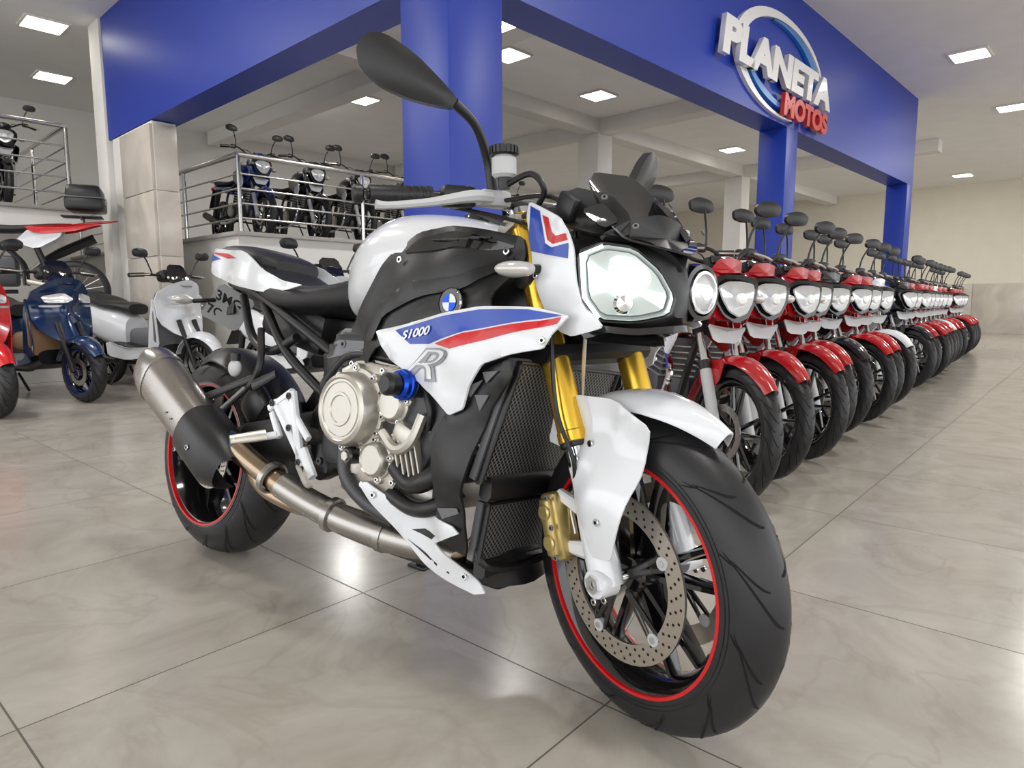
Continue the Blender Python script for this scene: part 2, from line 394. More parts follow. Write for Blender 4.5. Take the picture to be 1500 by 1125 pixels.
# handlebar, levers, mirrors
mb=MB()
for sg in (-1,1):
    def y(p): return V((p[0],p[1]*-sg,p[2]))
    mb.tube([y((1.19,-.0,1.010)),y((1.19,-.08,1.010)),y((1.18,-.17,1.02)),y((1.15,-.27,1.022)),y((1.125,-.41,1.018))],.011,BLK,seg=12)
    mb.tube([y((1.150,-.285,1.022)),y((1.125,-.405,1.018))],.0175,RUB,seg=16,radii=[.018,.0165,.018])
    mb.cyl(y((1.122,-.415,1.018)),y((1.118,-.435,1.0175)),.018,BLK,seg=16,bev=.004)
    for k in range(7):
        t=k/7; c=V(y((1.148,-.295,1.022))).lerp(V(y((1.127,-.39,1.018))),t); mb.lathe([(.017,-.004),(.0192,-.002),(.0192,.002),(.017,.004)],c,y((-.19,-1,-.03)),RUB,16)
    mb.box(y((1.165,-.235,1.022)),(.045,.07,.042),BLK,rot=(0,0,-12*-sg),bev=.01)
    mb.tube([y((1.215,-.19,1.018)),y((1.225,-.24,1.014)),y((1.21,-.32,.998)),y((1.185,-.39,.990)),y((1.180,-.415,.990))],.007,LGREY,seg=8,radii=[.013,.012,.008,.007,.009])
    mb.box(y((1.20,-.175,1.018)),(.04,.07,.032),LGREY,rot=(0,0,0),bev=.008)
for sg,dx,dz in ((1,-.055,.0),(-1,-.17,-.09)):   # sg=1 rider's right, sg=-1 rider's left (folded in and down)
    def y(p): return V((p[0]+dx,p[1]*sg,p[2]+dz))
    mb.tube([V((1.195,-.170*sg*1,1.03)) if sg>0 else V((1.19,.175,1.03)),y((1.245,-.178,1.09)),y((1.262,-.215,1.150)),y((1.275,-.270,1.183))],.008,BLK,seg=10,radii=[.012,.010,.009,.010])
    I=V((1.278,-.268,1.181));T=V((1.205,-.425,1.280)); d=(T-I); n=V((-.25,-.40,-.62)).normalized(); n=(n-d.normalized()*n.dot(d.normalized())).normalized()
    pts=[]
    for t,o in ((0,-.009),(.25,-.024),(.55,-.038),(.85,-.040),(1.0,-.022),(1.02,.008),(.93,.034),(.7,.046),(.4,.038),(.15,.022),(0,.009)):
        q=I+d*t+n*o; pts.append(y(q))
    mb.patch(pts,BLK,bulge=.009,th=.022,k=.2,it=2)
mb.box((1.19,0,.998),(.05,.10,.035),BLK,bev=.01)
mb.finish('handlebar_and_mirrors',bike,SM)
mb=MB()
mb.cyl((1.25,-.18,1.050),(1.25,-.18,1.092),.024,LGREY,seg=20,bev=.006); mb.cyl((1.25,-.18,1.092),(1.25,-.18,1.110),.027,BLK,seg=20,bev=.003)
for k in range(20):
    a=k*math.pi/10; mb.box((1.25+.027*math.cos(a),-.18+.027*math.sin(a),1.101),(.004,.004,.014),BLK,rot=(0,0,k*18),bev=0)
mb.cyl((1.25,-.18,1.03),(1.25,-.18,1.051),.012,BLK)
mb.tube([(1.25,-.18,1.035),(1.31,-.16,1.05),(1.325,-.14,1.02),(1.28,-.13,.99),(1.23,-.12,.985)],.006,BLK)
mb.tube([(1.21,-.16,1.015),(1.32,-.12,1.01),(1.37,-.1,.95),(1.34,-.13,.80),(1.36,-.14,.62),(1.40,-.13,.52),(1.38,-.11,.45)],.0045,BLK)
mb.tube([(1.21,.16,1.015),(1.33,.10,1.01),(1.33,.02,.95),(1.25,-.03,.90)],.005,BLK)
mb.tube([(1.13,-.25,1.01),(1.20,-.16,.985),(1.25,-.10,.96),(1.24,-.02,.93)],.004,BLK)
mb.tube([(1.15,-.22,1.01),(1.18,-.14,.975),(1.22,-.06,.96),(1.20,0,.90)],.004,GREY)
mb.tube([(1.13,.25,1.02),(1.20,.16,.99),(1.30,.10,.98),(1.24,.02,.93)],.004,BLK)
mb.tube([(1.38,.1,.62),(1.35,.15,.55),(1.34,.13,.45)],.0045,BLK)
mb.tube([(1.35,-.06,.75),(1.33,-.05,.62),(1.36,-.07,.52),(1.34,-.085,.42),(1.36,-.09,.36)],.004,ALU)
mb.finish('brake_reservoir_and_hoses',bike,SM)
# headlight assembly
mb=MB()
mb.sloft([(1.27,.10,.93,.82),(1.33,.120,.955,.79),(1.40,.128,.940,.765),(1.46,.105,.925,.752),(1.505,.062,.905,.755),(1.535,.020,.87,.78)],BLK,e=3.2,n=32)
mb.box((1.33,0,.985),(.10,.16,.06),BLK,rot=(0,25,0),bev=.015)
mb.patch([(1.33,-.125,.965),(1.36,-.10,1.02),(1.42,-.055,1.00),(1.47,-.055,.955),(1.485,-.075,.915),(1.42,-.125,.93)],BLK,bulge=.012,th=.008,mirror=True)
mb.patch([(1.405,-.118,.972),(1.43,-.086,.985),(1.465,-.080,.948),(1.455,-.108,.935)],SMK,bulge=.002,th=.004,mirror=True)
mb.box((1.37,-.12,.985),(.05,.02,.045),BLK,rot=(0,30,0),mirror=True)
lens=[(1.418,-.133,.900),(1.455,-.110,.914),(1.490,-.064,.905),(1.528,-.034,.862),(1.545,-.014,.815),(1.538,-.020,.782),(1.500,-.066,.770),(1.452,-.116,.774),(1.428,-.134,.815)]
mb.patch([V(p)+V((-.004,.0,0)) for p in lens],BLKG,bulge=.010,th=.008)
cen=sum([V(p) for p in lens],V())/len(lens)
def lp(t,dx=0,dy=0,dz=0): return [cen.lerp(V(p),t)+V((dx,dy,dz)) for p in lens]
mb.patch(lp(.92,.005,-.007),LENS,bulge=.012,th=.004)
mb.patch(lp(.82,.010,-.012),GREY,bulge=.011,th=.003)
mb.patch(lp(.79,.0115,-.014),LENS,bulge=.012,th=.003)
mb.patch([p+V((.010,-.002,.014)) for p in lp(.36,.010,-.019)],LED,bulge=.008,th=.003)
mb.lathe([(.0001,.012),(.014,.009),(.018,.0)],cen+V((.022,-.030,-.032)),(1,-.55,0),CHR,20)
mb.tube([p for p in (cen.lerp(V(lens[1]),.88)+V((.008,-.014,0)),cen.lerp(V(lens[0]),.88)+V((.008,-.014,0)),cen.lerp(V(lens[8]),.88)+V((.008,-.014,0)),cen.lerp(V(lens[7]),.88)+V((.008,-.014,0)))],.0035,LED,sm=False)
# left round lamp
lc=V((1.517,.070,.826)); la=V((1,.10,-.03))
mb.lathe([(.040,-.08),(.052,-.05),(.054,-.01),(.051,.008),(.043,.010),(.042,.0)],lc,la,BLKG,36)
mb.lathe([(.042,.004),(.039,.013),(.034,.014),(.033,.004)],lc,la,CHR,36); mb.lathe([(.0001,.020),(.018,.018),(.034,.008)],lc,la,LENS3,28); mb.lathe([(.0001,.027),(.010,.024),(.014,.018)],lc,la,LED,16)
# lower lip, chin, top brow
mb.patch([(1.38,-.138,.80),(1.44,-.125,.770),(1.50,-.075,.762),(1.55,0,.768),(1.50,.075,.762),(1.44,.125,.770),(1.40,.10,.75),(1.50,0,.738),(1.40,-.10,.75)],BLKG,bulge=.004,th=.012,k=.1)
mb.patch([(1.45,-.115,.925),(1.505,-.052,.915),(1.535,-.02,.89),(1.545,0,.86),(1.535,.02,.89),(1.505,.052,.915),(1.45,.115,.925),(1.48,.06,.955),(1.49,0,.965),(1.48,-.06,.955)],BLK,bulge=.003,th=.012)
mb.finish('headlight_unit',bike,SM)
mb=MB()
mb.patch([(1.355,-.045,1.055),(1.36,.045,1.055),(1.375,.075,1.03),(1.44,.092,.955),(1.49,.09,.915),(1.54,.035,.895),(1.555,0,.885),(1.54,-.035,.895),(1.49,-.09,.915),(1.44,-.092,.955),(1.375,-.075,1.03)],SMK,bulge=.028,th=.004,k=.12)
for p in ((1.42,-.078,.985),(1.50,-.078,.925)): bolt(mb,V(p)+V((.01,-.006,.01)),.006,GREY,ax=(.6,-.6,.5),mirror=True)
mb.finish('wind_screen',bike,SM)
mb=MB()
wy=field([(1.25,.99,-.155),(1.28,.83,-.162),(1.38,.95,-.152),(1.36,.85,-.165),(1.46,.78,-.130),(1.40,.77,-.145),(1.44,.90,-.135)])
W=[(1.285,.975),(1.295,1.003),(1.385,.962),(1.405,.935),(1.415,.88),(1.435,.80),(1.48,.765),(1.41,.748),(1.375,.757),(1.345,.795),(1.315,.865)]
mb.skin(W,wy,.005,WHITE,grid=.02,k=.1)
mb.skin([(1.296,.935),(1.306,.908),(1.403,.888),(1.404,.915),(1.365,.910),(1.345,.920),(1.328,.980),(1.302,.993)],wy,.001,BLUE,grid=.02,off=.0015,k=0)
mb.skin([(1.337,.972),(1.352,.925),(1.368,.916),(1.404,.920),(1.401,.932),(1.375,.930),(1.364,.938),(1.354,.965)],wy,.001,RED,grid=.02,off=.0015,k=0)
bolt(mb,(1.33,wy(1.33,.86)-.001,.86),.006,mirror=True)
mb.tube([(1.34,-.12,.872),(1.335,-.175,.872)],.009,BLK,mirror=True)
mb.ell((1.325,-.205,.872),(.020,.042,.015),CLR,rot=(0,0,-14),mirror=True); mb.ell((1.316,-.203,.872),(.016,.038,.016),GREY,rot=(0,0,-14),mirror=True)
mb.finish('nose_side_panels',bike,SM)

# tank
mb=MB()
mb.sloft([(.575,.04,.87,.78),(.600,.085,.925,.76),(.645,.118,.975,.76),(.715,.145,1.008,.76),(.80,.160,1.022,.78),(.92,.165,1.012,.80),(1.02,.150,.992,.82),(1.10,.12,.965,.84),(1.15,.07,.93,.86)],WHITE,e=2.5,n=36)
mb.lathe([(.0001,.012),(.050,.012),(.055,.006),(.056,-.006)],(.98,0,1.002),(.12,0,1),BLKG,32)
mb.finish('fuel_tank',bike)
mb=MB()
ty=field([(.72,.70,-.150),(.80,.85,-.170),(.86,.93,-.162),(1.0,.95,-.168),(1.20,.90,-.145),(1.16,.76,-.205),(1.0,.74,-.205),(.85,.71,-.185),(1.05,.85,-.192),(.95,.82,-.192)])
mb.skin([(.70,.645),(.70,.72),(.765,.80),(.81,.87),(.85,.915),(.93,.945),(1.02,.955),(1.12,.940),(1.20,.925),(1.21,.88),(1.17,.80),(1.18,.765),(1.05,.74),(.92,.705),(.84,.69),(.78,.64)],ty,.008,BLK,grid=.022)
mb.skin([(.885,.90),(.94,.930),(1.03,.942),(1.12,.925),(1.19,.905),(1.13,.895),(1.06,.905),(.97,.90)],ty,.004,BLKG,grid=.022,off=.004)
for k in range(4): mb.beam((.98+.03*k,ty(.98,.93)-.006,.925),(1.06+.03*k,ty(1.06,.93)-.006,.918),.004,.003,.006,.006,BLK,mirror=True)
mb.skin([(.83,.70),(.86,.76),(.98,.80),(1.10,.815),(1.18,.86),(1.19,.885),(1.08,.84),(.95,.835),(.84,.79),(.80,.70)],ty,.004,BLK,grid=.022,off=.009)
for p in ((.885,.885),(1.17,.895)): bolt(mb,(p[0],ty(*p)-.006,p[1]),.008,mirror=True)
# roundel
by=ty(1.075,.775)-.008
for sg in (-1,1):
    c=V((1.075,by*-sg,.785)); mb.cyl(c,c+V((0,.006*sg,0)),.031,BLKG,seg=32,bev=.002); mb.lathe([(.029,0),(.0315,.001),(.0315,.004),(.029,.0075)],c,(0,sg,0),CHR,32)
    for q in range(4):
        vs=[c+V((0,.0075*sg,0))]+[c+V((math.cos(a)*.018,.0075*sg,math.sin(a)*.018)) for a in [q*math.pi/2+i*math.pi/16 for i in range(9)]]
        mb.add(vs,[(0,i,i+1) for i in range(1,9)],WHITE if q%2==0 else ANB)
mb.finish('tank_side_covers',bike)
# side fairing
mb=MB()
sy=field([(.89,.71,-.215),(1.0,.66,-.225),(1.10,.60,-.235),(1.18,.77,-.238),(1.36,.76,-.215),(1.25,.69,-.245),(1.15,.68,-.250)])
mb.skin([(.865,.722),(.97,.738),(1.08,.760),(1.18,.775),(1.30,.775),(1.365,.762),(1.335,.728),(1.325,.70),(1.26,.685),(1.20,.665),(1.17,.62),(1.155,.575),(1.12,.560),(1.07,.595),(.99,.635),(.925,.66),(.885,.69)],sy,.008,WHITE,grid=.02,k=.08)
mb.skin([(.935,.724),(1.08,.753),(1.18,.768),(1.29,.770),(1.355,.762),(1.32,.755),(1.24,.741),(1.15,.725),(1.05,.698),(.99,.696)],sy,.001,BLUE,grid=.02,off=.0015,k=0)
mb.skin([(1.07,.699),(1.15,.722),(1.24,.738),(1.32,.752),(1.352,.759),(1.345,.746),(1.25,.722),(1.17,.702),(1.12,.690)],sy,.001,RED,grid=.02,off=.0015,k=0)
bolt(mb,(1.325,sy(1.325,.715)-.001,.715),.007,mirror=True)
mb.finish('side_fairings',bike)
decal_text('model_lettering','S1000',WHITE,.965,1.055,.704,.722,.15,sy,.0042,bike,bold=.003)
decal_text('r_badge','R',SILV,.965,1.115,.620,.688,.02,sy,.0030,bike,shear=.55,bold=.003)
decal_text('r_badge_inner','R',WHITE,.972,1.108,.625,.684,.02,sy,.0042,bike,shear=.55,bold=-.0022)
# radiator shroud
mb=MB()
ry=field([(1.25,.68,-.225),(1.13,.58,-.225),(1.10,.35,-.19),(1.16,.28,-.17),(1.22,.55,-.205),(1.14,.45,-.225)])
mb.skin([(1.19,.655),(1.25,.68),(1.255,.645),(1.205,.585),(1.175,.50),(1.16,.44),(1.145,.40),(1.14,.275),(1.105,.285),(1.085,.31),(1.065,.36),(1.06,.50),(1.095,.56),(1.155,.575)],ry,.01,BLK,grid=.022,k=.08)
for (a,b,c) in (((1.155,.62),(1.19,.635),(1.165,.600)),((1.175,.605),(1.205,.608),(1.185,.575)),((1.19,.650),(1.23,.655),(1.20,.630))):
    mb.skin([a,b,c],ry,.004,GREY,grid=.03,off=.006,k=0)
mb.skin([(1.075,.365),(1.09,.345),(1.135,.365),(1.13,.375)],ry,.003,GREY,grid=.03,off=.004,k=0)
mb.finish('radiator_shrouds',bike)
mb=MB()
def slab(x1,z1,x2,z2,hw,name_m,border=.014,dep=.03):
    a=V((x1,0,z1));b=V((x2,0,z2));n=V((z1-z2,0,-(x1-x2))).normalized()
    mb.beam(a-n*dep*.5,b-n*dep*.5,2*hw,2*hw,dep,dep,GREY,side=n)
    vs=[a+V((0,-hw+border,0)),a+V((0,hw-border,0)),b+V((0,hw-border,0)),b+V((0,-hw+border,0))]; vs=[v+n*.004 for v in vs]; mb.add(vs,[(0,1,2,3)],name_m)
    for p,q in ((a+V((0,-hw+border/2,0)),b+V((0,-hw+border/2,0))),(a+V((0,hw-border/2,0)),b+V((0,hw-border/2,0)))): mb.beam(p+n*.004,q+n*.004,border,border,.014,.014,BLK,side=n)
    for p in (a,b): mb.beam(p+n*.004+V((0,-hw,0)),p+n*.004+V((0,hw,0)),.014,.014,border,border,BLK,side=(0,0,1))
slab(1.250,.675,1.175,.435,.195,RADM,border=.008)
slab(1.165,.385,1.150,.262,.150,RADM,border=.008)
mb.beam((1.178,-.17,.420),(1.178,.17,.420),.05,.05,.03,.03,BLK,side=(1,0,0)); mb.beam((1.155,-.14,.245),(1.155,.14,.245),.03,.03,.03,.03,BLK,side=(1,0,0))
mb.tube([(1.13,-.14,.30),(1.17,-.13,.255),(1.175,0,.24),(1.17,.13,.255)],.008,BLK)
for yy in (-.075,-.025,.025,.075): mb.tube([(1.08,yy,.50),(1.12,yy,.44),(1.11,yy*1.0,.32),(1.04,yy*.8,.24),(.96,yy*.5,.22)],.018,HDR,seg=12)
mb.tube([(1.17,-.15,.60),(1.12,-.19,.58),(1.05,-.19,.50)],.016,BLK)
mb.finish('radiator_and_headers',bike)
# engine
mb=MB()
mb.box((.83,0,.50),(.40,.33,.22),ALUD,bev=.03); mb.box((.84,0,.385),(.34,.28,.12),ALU,bev=.03,taper=.9)
mb.box((.99,0,.60),(.20,.36,.30),ALUD,rot=(0,28,0),bev=.02); mb.box((1.02,0,.70),(.17,.38,.09),BLK,rot=(0,28,0),bev=.02)
mb.box((.66,0,.50),(.14,.26,.26),ALUD,bev=.03)
def cover(cx,cz,r,y0,y1,m,bolts=0,seg=40):
    mb.lathe([(r*1.12,y0),(r*1.12,y0-.012),(r*1.02,y0-.014),(r*.98,y1+.014),(r*.93,y1+.004),(r*.84,y1),(r*.80,y1+.003),(.0001,y1+.003)],(cx,0,cz),(0,1,0),m,seg)
    for k in range(bolts):
        a=2*math.pi*k/bolts+.2; c=V((cx+r*1.12*math.cos(a),y0-.006,cz+r*1.12*math.sin(a))); mb.cyl(c+V((0,.012,0)),c+V((0,-.010,0)),.011,m,seg=12,bev=.002); bolt(mb,c+V((0,-.010,0)),.006)
es=field([(.7,.5,-.172),(.9,.5,-.178),(1.0,.6,-.175)])
mb.skin([(.68,.56),(.70,.625),(.76,.655),(.87,.645),(.93,.655),(1.0,.64),(1.02,.57),(1.045,.50),(1.00,.44),(.93,.40),(.90,.36),(.80,.365),(.74,.41),(.70,.47)],es,.03,ALU,grid=.03)
cover(.785,.54,.086,-.175,-.232,ALU,9)
mb.lathe([(.030,-.229),(.032,-.2315),(.038,-.2315),(.040,-.229)],(.785,0,.54),(0,1,0),ALU,32); mb.lathe([(.060,-.229),(.061,-.2315),(.063,-.2315),(.064,-.229)],(.785,0,.54),(0,1,0),ALU,40)
cover(.915,.565,.040,-.175,-.205,ALU,5,24); cover(.87,.435,.040,-.17,-.205,ALU,4,24)
mb.cyl((.80,-.17,.435),(.80,-.215,.435),.020,BLKG,seg=18,bev=.004); mb.cyl((.80,-.214,.435),(.80,-.219,.435),.011,ALU,seg=6)
for k in range(5): mb.beam((.93+.016*k,-.19,.50),(.96+.016*k,-.19,.40),.006,.006,.02,.01,ALU)
mb.box((.96,-.175,.50),(.07,.05,.05),ALU,rot=(0,20,0),bev=.012); mb.box((.955,-.17,.615),(.06,.05,.06),ALU,rot=(0,10,0),bev=.012)
mb.tube([(.90,-.20,.50),(.95,-.205,.47),(.99,-.20,.49),(1.01,-.19,.55)],.012,ALU); mb.tube([(.88,-.19,.60),(.92,-.20,.63),(.97,-.19,.64)],.009,ALU)
for p in ((.69,.60),(.75,.645),(.86,.635),(.93,.645),(.99,.60),(1.02,.52),(.97,.45),(.92,.39),(.82,.37),(.73,.43)): bolt(mb,(p[0],es(*p)-.001,p[1]),.007)
mb.tube([(1.06,-.15,.47),(1.04,-.185,.42),(.98,-.18,.40),(.93,-.18,.43)],.022,BLK,seg=14)
mb.tube([(1.09,-.14,.40),(1.05,-.18,.36),(.98,-.17,.345),(.90,-.16,.36)],.018,BLK,seg=14)
mb.tube([(.90,-.14,.30),(.82,-.16,.33),(.76,-.17,.38),(.73,-.16,.46)],.020,ALUD,seg=14)
mb.tube([(.62,-.14,.60),(.70,-.15,.66),(.78,-.15,.67),(.88,-.15,.66)],.012,BLK,seg=10)
mb.tube([(.95,-.16,.66),(1.0,-.19,.62),(1.03,-.19,.56),(1.02,-.18,.52)],.008,BLK,seg=10)
mb.finish('engine',bike)
mb=MB()
for sg in (-1,1):
    mb.cyl((.985,.17*sg,.61),(.985,.215*sg,.61),.026,BLK,seg=24,bev=.004)
    mb.cyl((.985,.213*sg,.61),(.985,.250*sg,.61),.030,ANB,seg=24,bev=.006); mb.cyl((.985,.248*sg,.61),(.985,.285*sg,.61),.024,BLK,seg=24,bev=.008)
    mb.lathe([(.029,.222),(.033,.224),(.033,.232),(.029,.234)],(.985,0,.61),(0,sg,0),ANB,24)
mb.finish('crash_sliders',bike)
# frame
mb=MB()
yy=field([(.6,.4,-.13),(.7,.7,-.155),(.95,.68,-.19),(.55,.5,-.13)])
mb.skin([(.585,.335),(.535,.36),(.53,.46),(.565,.56),(.60,.66),(.66,.73),(.78,.73),(.92,.71),(1.02,.68),(1.0,.655),(.88,.665),(.77,.665),(.70,.63),(.665,.55),(.655,.44),(.64,.36)],yy,.04,BLK,grid=.025)
mb.skin([(.62,.65),(.66,.70),(.78,.70),(.88,.69),(.78,.685),(.70,.665)],yy,.004,BLKG,grid=.03,off=.004)
mb.beam((1.0,-.17,.70),(1.22,-.05,.86),.10,.12,.04,.04,BLK,mirror=True)
for p in ((.575,.44),(.60,.39),(.69,.69)): bolt(mb,(p[0],yy(*p)-.002,p[1]),.010,GREY,mirror=True)
mb.cyl((.57,-.165,.45),(.57,.165,.45),.022,STEEL,seg=20,bev=.004)
mb.beam((.57,-.12,.45),(.28,-.135,.40),.13,.10,.045,.045,BLK,mirror=True); mb.beam((.29,-.135,.40),(-.03,-.125,.325),.10,.06,.045,.035,BLK,mirror=True)
mb.box((-.03,-.125,.325),(.11,.04,.06),ALUD,bev=.01,mirror=True); mb.beam((.45,-.12,.42),(.45,.12,.42),.1,.1,.1,.1,BLK,side=(0,0,1))
mb.cyl((RX,-.155,RZ),(RX,-.145,RZ),.022,CHR,seg=6,mirror=True)
mb.cyl((.50,.02,.46),(.56,.02,.70),.022,GREY)
for k in range(7): mb.lathe([(.034,-.004),(.040,0),(.034,.004)],V((.505,.02,.49)).lerp(V((.55,.02,.66)),k/6),(.06,0,.24),BLK,20)
for P in ([(.62,-.12,.66),(.45,-.13,.74),(.25,-.12,.82),(.05,-.09,.86)],[(.58,-.12,.56),(.42,-.13,.66),(.28,-.12,.79)],[(.46,-.13,.70),(.33,-.12,.66),(.20,-.10,.70),(.12,-.09,.82)]): mb.tube(P,.013,BLK,mirror=True,seg=10)
mb.box((.36,0,.74),(.30,.18,.12),BLK,rot=(0,12,0),bev=.03)
mb.tube([(.30,-.16,.55),(.33,-.15,.62),(.29,-.13,.72)],.010,BLK)
mb.finish('frame_and_swingarm',bike)
mb=MB(); mb.arch(RX,RZ,112,8,lambda u:.338,lambda u:.105*(1-.35*max(0,1-u*3.2)),.005,BLK,NA=18,NW=9,drop=.045,pw=3)
mb.box((.27,-.11,.50),(.10,.05,.10),BLK,rot=(0,40,0),bev=.02,mirror=True); mb.finish('rear_hugger',bike)
# seat and tail
mb=MB()
mb.sloft([(.22,.10,.92,.84),(.26,.135,.895,.80),(.34,.150,.862,.775),(.44,.152,.848,.765),(.54,.130,.855,.77),(.61,.095,.875,.78),(.65,.06,.89,.80)],LEA,e=2.8,n=28)
mb.sloft([(-.07,.05,.965,.93),(-.04,.085,.985,.925),(.03,.105,.985,.915),(.12,.115,.975,.90),(.20,.11,.955,.89),(.245,.07,.93,.89)],LEA,e=2.8,n=28)
mb.finish('seats',bike)
mb=MB()
mb.sloft([(-.15,.02,.955,.93),(-.12,.055,.965,.91),(-.06,.095,.955,.88),(.05,.115,.945,.86),(.18,.125,.925,.84),(.28,.125,.87,.81),(.36,.11,.82,.78)],WHITE,e=2.6,n=28)
ty2=field([(-.15,.94,-.06),(0,.92,-.115),(.2,.88,-.14),(.5,.82,-.155),(.3,.86,-.15)])
mb.skin([(-.14,.945),(-.08,.972),(.05,.958),(.18,.945),(.30,.885),(.40,.852),(.50,.838),(.42,.825),(.30,.822),(.14,.845),(.0,.875),(-.10,.91)],ty2,.006,WHITE,grid=.025)
mb.skin([(-.05,.955),(.06,.945),(.14,.925),(.06,.93)],ty2,.001,RED,grid=.03,off=.002,k=0)
mb.skin([(-.11,.945),(-.06,.955),(.02,.93),(-.06,.925)],ty2,.001,BLUE,grid=.03,off=.002,k=0)
mb.box((-.15,0,.925),(.03,.08,.03),REDC,bev=.008)
mb.finish('tail_section',bike)
mb=MB()
mb.beam((-.02,0,.87),(-.06,-.02,.84),.05,.03,.03,.02,BLK); mb.beam((-.06,-.02,.85),(-.05,-.03,.77),.05,.04,.02,.012,BLK)
P0,P1,P2,P3=V((-.185,-.06,.765)),V((-.065,-.06,.868)),V((.045,.0,.815)),V((-.055,.0,.715))
mb.patch([P0,P1,P2,P3],PLATE,bulge=0,th=.004,k=.08)
mb.tube([(-.10,-.02,.82),(-.12,-.12,.80)],.007,BLK,mirror=True); mb.ell((-.13,-.15,.80),(.015,.035,.014),CLR,mirror=True)
mb.finish('licence_plate_holder',bike)
xd=(P2-P1).normalized(); yd=(P1-P0); yd=(yd-xd*yd.dot(xd)).normalized(); zd=xd.cross(yd)
for j,tx in enumerate(('3MG','7C20')):
    o=P0.lerp(P1,.58-.42*j)+(P3-P0)*.10+zd*.004
    text_mesh('plate_text',tx,.050,.0008,GRV,Matrix(((xd.x,yd.x,zd.x,o.x),(xd.y,yd.y,zd.y,o.y),(xd.z,yd.z,zd.z,o.z),(0,0,0,1))),bike,bold=.0008)
# footpegs
mb=MB()
for sg in (-1,1):
    py=.185*sg
    def q(x,z,d=0): return (x,py+d*sg,z)
    mb.beam(q(.54,.56),q(.60,.38),.022,.022,.018,.018,WHITE); mb.beam(q(.47,.53),q(.60,.40),.022,.022,.018,.018,WHITE); mb.beam(q(.54,.56),q(.45,.51),.02,.02,.018,.018,WHITE)
    mb.beam(q(.50,.53),q(.56,.47),.05,.06,.014,.014,WHITE); mb.beam(q(.60,.42),q(.65,.36),.030,.024,.018,.018,WHITE)
    mb.beam(q(.56,.50),q(.62,.45),.018,.018,.014,.014,WHITE); mb.beam(q(.46,.50),q(.50,.44),.02,.02,.014,.014,WHITE)
    for p in ((.54,.55),(.60,.39),(.47,.525),(.55,.47)): bolt(mb,q(p[0],p[1],.010),.009,BLK,ax=(0,sg,0))
    mb.tube([q(.49,.445,.005),q(.47,.435,.05),q(.455,.430,.105)],.010,WHITE,seg=10); mb.beam(q(.485,.445,.03),q(.455,.43,.11),.028,.022,.014,.014,ALU)
    mb.beam(q(.33,.56,-.02),q(.42,.60,-.03),.03,.02,.012,.012,BLK); mb.beam(q(.31,.55,-.01),q(.295,.49,.045),.022,.018,.014,.014,BLK)
    mb.tube([q(.60,.38,.01),q(.68,.35,.04),q(.72,.36,.05)],.006,ALU)
mb.ell((.29,-.20,.605),(.022,.016,.024),LGREY); mb.cyl((.29,-.20,.625),(.29,-.20,.645),.014,BLK)
mb.finish('rearset_footpegs',bike)
# exhaust
mb=MB()
mb.tube([(1.08,-.02,.23),(.95,-.06,.235),(.84,-.10,.245),(.72,-.14,.265),(.62,-.165,.29),(.53,-.185,.32)],.034,STEEL,seg=20,radii=[.028,.036,.040,.036,.034,.034])
mb.tube([(.53,-.185,.32),(.46,-.195,.345),(.40,-.205,.37),(.34,-.215,.40)],.030,HDR,seg=20)
mb.tube([(.36,-.212,.393),(.31,-.218,.41),(.27,-.222,.42)],.031,HBLU,seg=20)
mb.tube([(.60,-.15,.27),(.52,-.15,.27),(.42,-.16,.29),(.38,-.18,.34),(.37,-.20,.38)],.022,HDR,seg=16)
for t,(a,b) in enumerate((((.84,-.10,.245),(.80,-.112,.25)),((.70,-.146,.27),(.67,-.154,.277)),((.50,-.19,.331),(.47,-.194,.342)))): mb.lathe([(.036,0),(.043,.003),(.043,.018),(.036,.021)],a,V(b)-V(a),STEEL,24)
A=V((.27,-.225,.375));E=V((-.115,-.235,.588)); d=(E-A).normalized(); L=(E-A).length
def ring(t,w,h): # section: oval
    c=A+d*t*L; u=V((0,-1,0)); u=(u-d*u.dot(d)).normalized(); n=d.cross(u); return [c+u*w*math.copysign(abs(math.cos(a))**.8,math.cos(a))+n*h*math.copysign(abs(math.sin(a))**.8,math.sin(a)) for a in [i*2*math.pi/28 for i in range(28)]]
mb.loft([ring(-.02,.030,.035),ring(.10,.050,.058),ring(.24,.056,.070),ring(.26,.058,.072),ring(.84,.058,.078)],TIT)
mb.loft([ring(.825,.0595,.080),ring(.86,.0600,.080),ring(.98,.052,.070),ring(1.03,.040,.055),ring(1.035,.030,.042),ring(.96,.028,.04)],TIT)
mb.loft([ring(.955,.0275,.038),ring(.96,.02,.03)],GRV)
mb.loft([ring(.235,.0595,.0735),ring(.26,.0595,.0735)],STEEL); mb.loft([ring(.81,.0600,.0800),ring(.83,.0605,.0805)],STEEL)
g=[]
for t in (-.22,-.1,.05,.2,.235):
    r=ring(t,.070 if t>-.2 else .05,.082 if t>-.2 else .055); g.append(r)
vs=[];fs=[]; idx=list(range(-9,10))
for r in g: vs+=[r[i%28] for i in idx]
n=len(idx)
for i in range(len(g)-1):
    for k in range(n-1): fs.append((i*n+k,i*n+k+1,(i+1)*n+k+1,(i+1)*n+k))
mb.add(vs,fs,BLK)
bolt(mb,g[2][0],.008); bolt(mb,g[3][25],.006)
mb.beam(A+d*.35*L+V((0,.03,.06)),(.30,-.15,.58),.02,.02,.01,.01,BLK)
for t in (.35,.42):
    bolt(mb,ring(t,.0585,.075)[0],.003,STEEL)
mb.finish('exhaust_system',bike)
